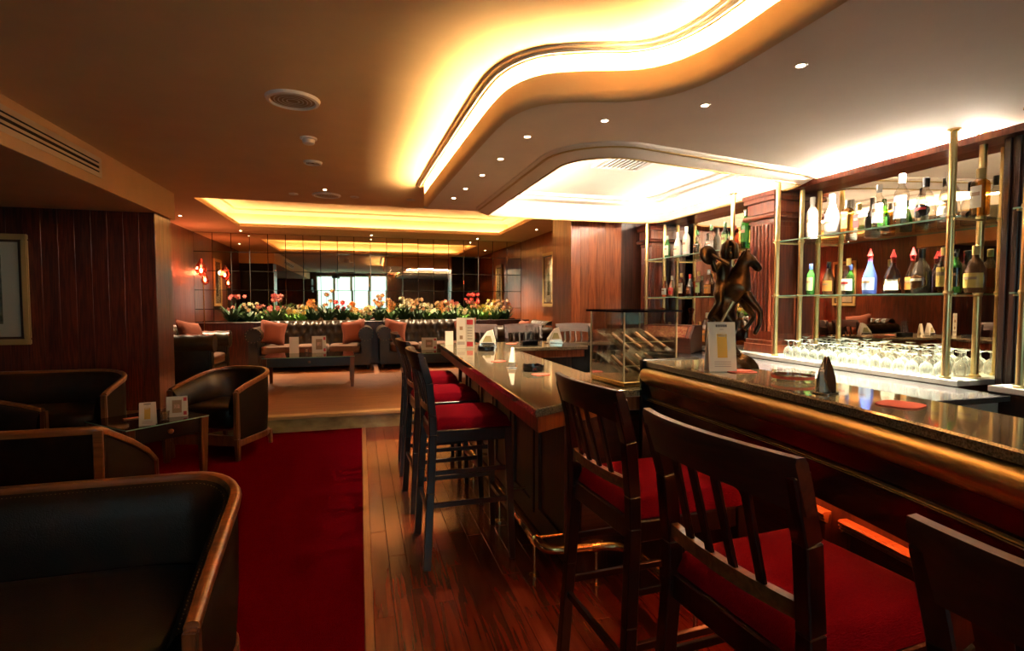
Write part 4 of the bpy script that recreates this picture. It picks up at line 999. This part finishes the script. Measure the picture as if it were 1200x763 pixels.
# ------------------------------------------------------------------ bronze rider statue (local x = along the bar front, z up)
stt = thing('bronze_statue', 'dark bronze rider with round shield on a rearing horse, on the long bar', 'statue', (1.495,1.85,BT+.0005), R(-34))
def C_(cx_, cy_, dy=0.): return ((cx_-235)*.000826, dy, (720-cy_)*.000826+.003)
def skin(name, chain, mat, parent, root=0, sub_=2):
    # chain: nodes {id:(pos,r)}, edges
    nodes, edges = chain
    ids = list(nodes); me = bpy.data.meshes.new(name); me.from_pydata([nodes[i][0] for i in ids], [(ids.index(a), ids.index(b)) for a, b in edges], [])
    o = bpy.data.objects.new(name, me); COL.objects.link(o); o.parent = parent
    o.modifiers.new('skin', 'SKIN'); sk = me.skin_vertices[0].data
    for k, i in enumerate(ids):
        r = nodes[i][1]; sk[k].radius = (r, r) if not isinstance(r, tuple) else r; sk[k].use_root = (k == root)
    s = o.modifiers.new('sub', 'SUBSURF'); s.levels = sub_; s.render_levels = sub_
    me.materials.append(MAT[mat])
    o.modifiers['skin'].use_smooth_shade = True
    return o
hz = {'rump': (C_(158,430), .046), 'loin': (C_(185,370), .046), 'girth': (C_(222,330), .054), 'chest': (C_(246,292), .052),
      'neck': (C_(256,245), .040), 'neck2': (C_(266,205), .031), 'poll': (C_(280,170), .024), 'cheek': (C_(298,184), .024), 'face': (C_(322,212), .018), 'muzzle': (C_(345,240), .015),
      'ear1': (C_(276,148,-.012), .007), 'ear1t': (C_(276,126,-.014), .002), 'ear2': (C_(288,150,.012), .007), 'ear2t': (C_(290,130,.014), .002),
      'haL': (C_(176,462,-.030), .036), 'stL': (C_(222,500,-.034), .024), 'hkL': (C_(210,568,-.034), .0125), 'cnL': (C_(232,622,-.034), .008), 'hfL': (C_(250,652,-.034), .012),
      'haR': (C_(165,462,.030), .034), 'stR': (C_(195,520,.034), .022), 'hkR': (C_(165,590,.034), .0125), 'cnR': (C_(185,640,.034), .008), 'hfR': (C_(200,668,.034), .012),
      'shL': (C_(270,345,-.034), .026), 'elL': (C_(305,395,-.040), .018), 'knL': (C_(342,438,-.040), .012), 'fcL': (C_(338,500,-.040), .008), 'ffL': (C_(314,552,-.040), .011),
      'shR': (C_(268,355,.034), .026), 'elR': (C_(290,420,.040), .017), 'knR': (C_(325,465,.040), .011), 'fcR': (C_(300,505,.040), .008), 'ffR': (C_(280,535,.040), .010),
      'tl1': (C_(132,455), .014), 'tl2': (C_(108,520), .015), 'tl3': (C_(100,590), .010), 'tl4': (C_(110,640), .004)}
he = [('rump','loin'),('loin','girth'),('girth','chest'),('chest','neck'),('neck','neck2'),('neck2','poll'),('poll','cheek'),('cheek','face'),('face','muzzle'),('poll','ear1'),('ear1','ear1t'),('poll','ear2'),('ear2','ear2t'),
      ('rump','haL'),('haL','stL'),('stL','hkL'),('hkL','cnL'),('cnL','hfL'),('rump','haR'),('haR','stR'),('stR','hkR'),('hkR','cnR'),('cnR','hfR'),
      ('girth','shL'),('shL','elL'),('elL','knL'),('knL','fcL'),('fcL','ffL'),('girth','shR'),('shR','elR'),('elR','knR'),('knR','fcR'),('fcR','ffR'),('rump','tl1'),('tl1','tl2'),('tl2','tl3'),('tl3','tl4')]
hs_ = skin('horse', (hz, he), 'bronze', stt)
m = MB()
for k in range(9):
    a = Vector(C_(268,158)).lerp(Vector(C_(216,262)), k/8); m.pill(.013,.009,.020,.9,8,6,(a.x,a.y,a.z))
obj('mane', m, 'bronze', hs_, smooth=70)
rz_ = {'hip': (C_(160,340), .030), 'waist': (C_(164,290), .026), 'chest': (C_(176,230), .034), 'neckb': (C_(190,185), .017), 'neck': (C_(196,165), .013), 'head': (C_(202,132), .022), 'crown': (C_(201,105), .019),
       'shA': (C_(152,205,-.028), .017), 'elA': (C_(130,240,-.045), .013), 'wrA': (C_(118,190,-.050), .010), 'haA': (C_(114,172,-.052), .012),
       'shB': (C_(200,205,.036), .017), 'elB': (C_(222,250,.056), .013), 'wrB': (C_(248,245,.040), .010), 'haB': (C_(258,240,.030), .011),
       'thA': (C_(148,348,-.050), .022), 'knA': (C_(156,395,-.066), .018), 'shnA': (C_(124,440,-.062), .014), 'anA': (C_(104,472,-.058), .010), 'toA': (C_(136,484,-.064), .009),
       'thB': (C_(165,348,.052), .022), 'knB': (C_(195,380,.066), .018), 'anB': (C_(160,455,.060), .011), 'toB': (C_(188,466,.064), .009)}
re = [('hip','waist'),('waist','chest'),('chest','neckb'),('neckb','neck'),('neck','head'),('head','crown'),('chest','shA'),('shA','elA'),('elA','wrA'),('wrA','haA'),('chest','shB'),('shB','elB'),('elB','wrB'),('wrB','haB'),
      ('hip','thA'),('thA','knA'),('knA','shnA'),('shnA','anA'),('anA','toA'),('hip','thB'),('thB','knB'),('knB','anB'),('anB','toB')]
rd = skin('rider', (rz_, re), 'bronze', stt)
hr = MB()
for k in range(13):
    a = R(-48+k*23); c = C_(200,122)
    hr.tube([(c[0]+.006*math.cos(a),.006*math.sin(a),c[2]+.030),(c[0]+.023*math.cos(a),.023*math.sin(a),c[2]+.012),(c[0]+.027*math.cos(a),.027*math.sin(a),c[2]-.018),(c[0]+.026*math.cos(a),.026*math.sin(a),c[2]-.045)], [.008,.011,.012,.006], 6)
obj('hair', hr, 'bronze', rd, smooth=70)
hd = MB(); c = C_(206,128)
hd.pill(.004,.005,.007,.9,8,6,(c[0]+.004,-.022,c[2]-.002)); hd.pill(.013,.012,.018,.9,10,8,(c[0]-.002,-.016,c[2]-.026)); hd.pill(.014,.005,.003,.9,10,6,(c[0],-.020,c[2]+.009))
obj('face', hd, 'bronze', rd, smooth=70)
shd = MB().lathe([(.001,.012),(.018,.011),(.034,.006),(.041,0),(.041,-.003),(.001,.006)], 20)
shd.xf(Matrix.Translation(C_(100,158,-.055))@Matrix.Rotation(R(35),4,'Z')@Matrix.Rotation(R(78),4,'X'))
obj('shield', shd, 'bronze', stt, smooth=50)
obj('mace', MB().tube([C_(112,160,-.066),C_(150,180,-.066),C_(192,205,-.056)], [.007,.006,.008], 8), 'bronze', stt, smooth=60)
obj('spear', MB().tube([C_(212,388,-.085),C_(190,430,-.088),C_(160,490,-.09)], [.009,.007,.005], 8), 'spear_metal', stt, smooth=60)
def rock(u, v):
    a = u*2*math.pi; f = v*math.pi/2; r = 1+.16*math.sin(3*a+1)+.10*math.sin(5*a)+.05*math.sin(9*a+v*5)
    return (-.004+.078*r*math.cos(f)*math.cos(a), .046*r*math.cos(f)*math.sin(a), .058*math.sin(f)*(1+.18*math.sin(4*a+v*3)))
obj('rock_base', MB().grid(rock, 28, 9, cu=True).add([(-.004+.078*math.cos(i*.5236),.046*math.sin(i*.5236),0) for i in range(12)], [tuple(range(12))]), 'bronze', stt, smooth=60)

# ------------------------------------------------------------------ chesterfield sofas (front = -y)
def make_sofa(name, label, w, bh=.86, ah=.76, dep=.92, cat='sofa'):
    t = thing(name, label, cat)
    hw = w/2; aw = .20; iw = hw-aw
    obj('base', MB().box(-hw+.03,hw-.03,-dep/2+.06,dep/2-.03,.08,.30), 'leather_olive', t, bevel=.02)
    # tufted back: s across, q up and over the roll
    nb = max(4, int(w/.17)); dx = 2*(iw+.05)/nb
    btn = []
    for r_ in range(3):
        for k in range(nb + (r_ % 2)): btn.append((-iw-.05+dx*(k+(0 if r_ % 2 else .5)), .14+.14*r_))
    def surf(s, q):
        # q in 0..1 -> arc length ~ .62 m
        x = -iw-.08+2*(iw+.08)*s; d = q*.66
        y0 = dep/2-.27
        if d < .34: y, z, ny, nz = y0+d*.12, .40+d, -1, 0
        else:
            a = (d-.34)/.105; a = min(a, math.pi); y = y0+.041+.105-.105*math.cos(a); z = .74+.105*math.sin(a); ny, nz = -math.cos(a), math.sin(a)
        z = z*(bh/.845) if z > .4 else z
        h = 0
        for bx, bd in btn:
            r2 = ((x-bx)/.055)**2+((d-bd)/.055)**2
            if r2 < 6: h -= .030*math.exp(-r2)
        # diagonal folds
        u1 = ((x/dx+ (d-.14)/.14*.5)+.5*nb) % 1.0; u2 = ((x/dx-(d-.14)/.14*.5)+.5*nb) % 1.0
        for uu in (u1, u2): h -= .007*math.exp(-((min(abs(uu-.5),1-abs(uu-.5)))/.09)**2) if .02 < d < .5 else 0
        return (x, y+ny*h, z+nz*h)
    bk = obj('tufted_back', MB().grid(surf, int(w*46), 40), 'leather_olive', t, smooth=80)
    b0 = None
    for bx, bd in btn:
        s = (bx+iw+.08)/(2*(iw+.08))
        if not 0 <= s <= 1: continue
        p = surf(s, bd/.66)
        if b0 is None: b0 = obj('button', MB().pill(.013,.010,.013,.9,8,6), 'leather_olive', bk, smooth=80); o = b0
        else: o = b0.copy(); COL.objects.link(o)
        o.location = (p[0],p[1]-.004,p[2])
    obj('back_panel', MB().box(-hw+.02,hw-.02,dep/2-.10,dep/2-.005,.08,.70*bh/.845), 'leather_olive', t, bevel=.02)
    for s in (-1,1):
        m = MB(); xc = s*(hw-.115); zc = ah-.13
        prof = [(xc-s*.09,.30),(xc-s*.085,zc-.08)]
        m.box(min(xc-.085,xc+.085),max(xc-.085,xc+.085),-dep/2+.05,dep/2-.02,.08,zc)
        a_o = obj('arm', m, 'leather_olive', t, bevel=.02)
        def roll(u, v):
            a = u*2*math.pi; y = -dep/2+.02+(dep-.05)*v
            r = .132 - .010*max(0,math.cos(a*1))*0 - .010*abs(math.sin(v*math.pi*5))*max(0,math.sin(a))
            return (xc+r*math.cos(a), y, zc+r*math.sin(a))
        ro = MB().grid(roll, 24, 30, cu=True)
        ro.add([(xc+.132*math.cos(k*.2618), -dep/2+.02, zc+.132*math.sin(k*.2618)) for k in range(24)], [tuple(range(24))])
        obj('arm_roll', ro, 'leather_olive', a_o, smooth=70)
        m2 = MB(); 
        for k in range(14):
            a = k*math.pi*2/14; m2.pill(.007,.005,.007,.9,6,4,(xc+.116*math.cos(a),-dep/2+.017,zc+.116*math.sin(a)))
        sr = obj('stud_ring', m2, 'stud', a_o); sr['kind'] = 'stuff'
    n = max(1, round(2*iw/.62))
    for k in range(n):
        cw = 2*iw/n; obj('seat_cushion', MB().pill(cw/2-.006,.31,.075,.3,24,10,(-iw+cw*(k+.5),-.10,.37)), 'seat_cloth', t, smooth=70)
    for sx in (-1,1):
        for sy in (-1,1): obj('foot', MB().lathe([(.020,0),(.032,.03),(.026,.075),(.034,.085)], 12, (sx*(hw-.09),sy*(dep/2-.12),0)), 'dark_wood', t, smooth=50)
    return t
sofa = make_sofa('chesterfield_sofa', 'olive leather chesterfield sofa directly behind the lounge coffee table', 2.06)
sofa.location = (-.82,10.14,P_Z+.001)
dup(sofa, (1.33,10.14,P_Z+.001), 0, 'olive leather chesterfield sofa next to it, beneath the pink and white flowers')
arm1 = make_sofa('chesterfield_armchair', 'olive leather chesterfield armchair against the red-lit wood wall', 1.15, cat='armchair')
arm1.location = (-2.40,8.70,P_Z+.001); arm1.rotation_euler = (0,0,R(90))
dup(arm1, (2.92,9.3,P_Z+.001), R(-90), 'olive leather chesterfield armchair below the framed picture in the lounge')
def pillow(loc, rot, label, s=.22):
    def fn(u, v):
        a, b = u*2-1, v*2-1; return (a*s, b*s, .0)
    m = MB()
    def side(sg):
        def f(u, v):
            a, b = u*2-1, v*2-1; t_ = (1-a**4)*(1-b**4); pin = 1-.10*(a*a*(1-b*b)*0+ (1-abs(a))*abs(b)+(1-abs(b))*abs(a))
            return (a*s*pin, b*s*pin, sg*.075*max(0,t_)**.6)
        return f
    m.grid(side(1), 15, 15); m.grid(side(-1), 15, 15)
    o = obj('throw_pillow', m, 'cushion_cloth', None, smooth=70, loc=loc, rot=rot); return tag(o, label, 'cushion', 'rust lounge cushions')
pillow((-1.48,10.06,P_Z+.66), (R(68),R(12),R(14)), 'rust cushion on the sofa behind the coffee table, by its outer arm')
pillow((-.12,10.06,P_Z+.66), (R(68),R(-10),R(-12)), 'rust cushion on the sofa behind the coffee table, by the neighbouring sofa')
pillow((.62,10.06,P_Z+.66), (R(68),R(14),R(16)), 'rust cushion on the sofa under the pink flowers, by the neighbouring sofa')
pillow((1.97,10.06,P_Z+.66), (R(68),R(-10),R(-12)), 'rust cushion on the sofa under the pink flowers, by its outer arm')
pillow((-2.36,8.68,P_Z+.70), (R(66),R(10),R(70)), 'rust cushion leaning in the armchair against the red-lit wall', .25)
pillow((2.84,9.3,P_Z+.66), (R(68),0,R(-88)), 'rust cushion in the armchair below the framed picture')

# ------------------------------------------------------------------ planter ledge and flowers before the mirror
ledge = thing('planter_ledge', 'long dark wood planter ledge under the mirror wall', 'planter', (0,0,0))
obj('front_board', MB().box(-3.0,3.44,10.66,10.70,P_Z,.985), 'wall_wood', ledge, bevel=.003)
obj('top_board', MB().box(-3.0,3.44,10.64,10.76,.985,1.01), 'dark_wood_x', ledge, bevel=.004)
obj('soil_bed', MB().box(-3.0,3.44,10.76,11.235,.93,.96), 'leaf_dark', ledge)
def leaf_blade(m, base, az, L, w, bend, n=4):
    bx, by, bz = base; dx, dy = math.cos(az), math.sin(az); vs = []; fs = []
    for i in range(n+1):
        s = i/n; r = L*s*math.cos(bend*s*.9)*(.35+.5*bend*s); z = L*s*(1-.45*bend*s)
        ww = w*math.sin(math.pi*min(1,.12+.86*s))
        for q in (-1,1): vs.append((bx+dx*r-dy*ww*q, max(-.22, min(.22, by+dy*r+dx*ww*q)), bz+z))
    for i in range(n): fs.append((2*i,2*i+1,2*i+3,2*i+2))
    m.add(vs, fs)
def plant(x, y, label, leafm, petals, h, nl, nf, spread=.10, wide=.022, group='flowers along the mirror ledge', fr_=.032):
    t = thing('flowering_plant', label, 'plant', (x,y,.9605), 0, group)
    m = MB()
    for k in range(nl):
        leaf_blade(m, (random.uniform(-.04,.04),random.uniform(-.04,.04),0), random.uniform(0,6.28), h*random.uniform(.55,1.0), wide*random.uniform(.7,1.3), random.uniform(.4,1.5))
    obj('foliage', m, leafm, t, smooth=80)
    for k in range(nf):
        a = random.uniform(0,6.28); r = spread*random.uniform(.2,1); z = h*random.uniform(.55,1.08)
        px_, py_ = r*math.cos(a), r*math.sin(a)*.8-.02
        f = MB(); rr = fr_*random.uniform(.8,1.25)
        for q in range(6):
            b = q*math.pi/3+a; c, s = math.cos(b), math.sin(b)
            f.add([(0,0,0),(c*rr*.6-s*rr*.32,-.4*rr,s*rr*.6+c*rr*.32),(c*rr*1.15,-.15*rr,s*rr*1.15),(c*rr*.6+s*rr*.32,-.4*rr,s*rr*.6-c*rr*.32)], [(0,1,2),(0,2,3)])
        fo = obj('bloom', f, petals[k % len(petals)], t, loc=(px_,py_,z), rot=(random.uniform(-.3,.5),0,random.uniform(-.5,.5)))
        obj('flower_centre', MB().pill(rr*.22,rr*.22,rr*.22,.9,6,5,(0,-.35*rr,0)), 'petal_yellow', fo)
        m2 = MB().tube([(px_*.3,py_*.3,.0),(px_*.7,py_*.8,z*.55),(px_,py_+.006,z)], .004, 5); obj('stem', m2, leafm, t)
    return t
PL = [(-2.30,'dark leafy shrub with one pink bloom','leaf_dark',['petal_pink'],.42,46,2),(-2.02,'dark leafy shrub with a cream bloom','leaf_dark',['petal_white'],.30,40,2),(-1.78,'bright green shrub','leaf_mid',['petal_pink'],.26,40,1),
 (-1.55,'tall plant topped with a large pink bloom cluster','leaf_mid',['petal_pink'],.44,24,7),(-1.32,'low bank of cream white flowers','leaf_lime',['petal_white','petal_yellow'],.22,26,9),(-1.10,'bank of pale yellow flowers','leaf_lime',['petal_yellow','petal_white'],.26,24,9),
 (-.90,'sparse dark plant with orange buds','leaf_dark',['petal_orange'],.38,22,4),(-.62,'tall dark fern','leaf_dark',['petal_orange'],.52,34,1),(-.36,'dark plant with a red lily','leaf_dark',['petal_red'],.40,24,4),(-.12,'row of orange and cream flowers','leaf_mid',['petal_orange','petal_white'],.30,22,8),
 (.12,'cream and peach flowers over the sofa corner','leaf_mid',['petal_peach','petal_white','petal_yellow'],.24,22,9),(.36,'tall peach flowers','leaf_dark',['petal_peach','petal_orange'],.42,24,8),(.60,'orange lilies','leaf_mid',['petal_orange','petal_peach'],.36,20,8),
 (.86,'dense dark leafy plant','leaf_dark',['petal_white'],.40,48,2),(1.12,'tall dark plant with small peach buds','leaf_dark',['petal_peach'],.38,30,4),(1.36,'plant with one white arum bloom','leaf_mid',['petal_white'],.30,26,3),(1.62,'dense green plant with orange buds','leaf_mid',['petal_orange','petal_peach'],.32,40,5),
 (1.88,'plant with white and pink blossom','leaf_mid',['petal_white','petal_pink'],.34,26,7),(2.12,'lime green low plant','leaf_lime',['petal_white'],.20,40,3),(2.34,'tall plant with deep pink red orchids','leaf_mid',['petal_red','petal_pink'],.46,20,8),(2.52,'lime green plant with yellow flowers','leaf_lime',['petal_yellow'],.26,34,5),
 (2.76,'plant with cream flowers and arching leaves','leaf_mid',['petal_white','petal_yellow'],.34,30,7),(3.00,'dark arching plant at the end of the planter','leaf_dark',['petal_peach'],.34,30,3)]
for x, lab, lf, pt, h, nl, nf in PL:
    plant(x, 10.93+random.uniform(-.05,.05), lab+' along the mirror planter', lf, pt, h*1.22, int(nl*1.5), nf+3, fr_=.042, wide=.028, spread=.13)

# ------------------------------------------------------------------ red glass lamp by the lounge corner
t = thing('red_glass_lamp', 'slender brass lamp with red glass shades before the mirror corner', 'lamp', (-2.63,10.40,P_Z+.001))
obj('base', MB().lathe([(.11,0),(.11,.012),(.03,.03),(.012,.05)], 20), 'brass', t, smooth=50)
obj('pole', MB().lathe([(.010,.05),(.010,1.62),(.018,1.64),(.010,1.66)], 10), 'brass', t, smooth=60)
for dx, z, s in ((-.03,1.72,1.0),(.03,1.56,.7)):
    sh = obj('glass_shade', MB().lathe([(.02*s,0),(.075*s,.05*s),(.095*s,.11*s),(.075*s,.18*s),(.035*s,.25*s),(.02*s,.29*s)], 18, (dx,0,z-.06), cap=False), 'red_glass', t, smooth=70)
    obj('bulb', MB().pill(.022*s,.022*s,.04*s,.9,10,8,(dx,0,z+.03)), 'lamp_bulb', sh)
ld = bpy.data.lights.new('lamp_glow', 'POINT'); ld.energy = 5; ld.color = (1,.22,.10); ld.shadow_soft_size = .05
lo = bpy.data.objects.new('lamp_glow', ld); COL.objects.link(lo); lo.parent = t; lo.location = (-.12,-.10,1.80)

# ------------------------------------------------------------------ framed pictures
def picture(name, label, M_, w, h):
    t = thing(name, label, 'picture'); t.matrix_world = M_
    for a, b, c, d in ((-w/2,w/2,h/2-.06,h/2),(-w/2,w/2,-h/2,-h/2+.06),(-w/2,-w/2+.06,-h/2+.06,h/2-.06),(w/2-.06,w/2,-h/2+.06,h/2-.06)):
        f = obj('frame', MB().box(a,b,-.035,0,c,d), 'frame_gold', t, bevel=.008)
    obj('inner_frame', MB().box(-w/2+.06,w/2-.06,-.022,-.002,h/2-.085,h/2-.06).box(-w/2+.06,w/2-.06,-.022,-.002,-h/2+.06,-h/2+.085).box(-w/2+.06,-w/2+.085,-.022,-.002,-h/2+.085,h/2-.085).box(w/2-.085,w/2-.06,-.022,-.002,-h/2+.085,h/2-.085), 'frame_dark', t)
    mt = obj('mat_board', MB().box(-w/2+.085,w/2-.085,-.010,-.003,-h/2+.085,h/2-.085), 'mat_cream', t)
    obj('artwork', MB().box(-w/2+.24,w/2-.24,-.013,-.010,-h/2+.22,h/2-.22), 'picture_art', mt)
    obj('glazing', MB().box(-w/2+.085,w/2-.085,-.020,-.018,-h/2+.085,h/2-.085), 'pane_glass', t)
    return t
picture('framed_picture', 'large gilt-framed print with cream mat on the dark board wall', Matrix.Translation((-3.78,6.792,1.52)), .86, 1.16)
picture('framed_picture', 'narrow gilt-framed print on the lounge wall beside the pillar', Matrix.Translation((3.428,9.42,1.80))@Matrix.Rotation(R(-90),4,'Z'), .60, 1.02)
picture('framed_picture', 'gilt-framed print on the red-lit lounge wall, seen in the mirror tiles', Matrix.Translation((-2.994,9.6,1.80))@Matrix.Rotation(R(90),4,'Z'), .60, 1.02)

# ------------------------------------------------------------------ fittings behind the camera, seen in the mirror tiles
t = thing('projector', 'small projector hanging from the ceiling, seen in the mirror tiles', 'projector', (-.95,-1.0,2.40))
obj('body', MB().box(-.17,.17,-.13,.13,-.06,.06), 'screen_black', t, bevel=.015)
obj('bracket', MB().bar((0,0,.06),(0,0,.299),.03,.03), 'screen_black', t)
obj('lens', MB().lathe([(.035,0),(.035,.03),(.02,.032)], 14).xf(Matrix.Translation((.08,-.13,0))@Matrix.Rotation(R(90),4,'X')), 'chrome', t)
for z, l in ((2.25,'upper'),(1.90,'lower')):
    t = thing('wall_speaker', l+' black wall speaker beside the windows, seen in the mirror tiles', 'speaker', (-2.15,-2.83,z), R(20))
    obj('cabinet', MB().box(-.12,.12,-.10,.10,-.14,.14), 'screen_black', t, bevel=.012)
    obj('grille', MB().box(-.105,.105,.10,.106,-.125,.125), 'grille_dark', t)
    obj('mount', MB().bar((0,-.10,0),(0,-.165,0),.05,.05), 'screen_black', t)
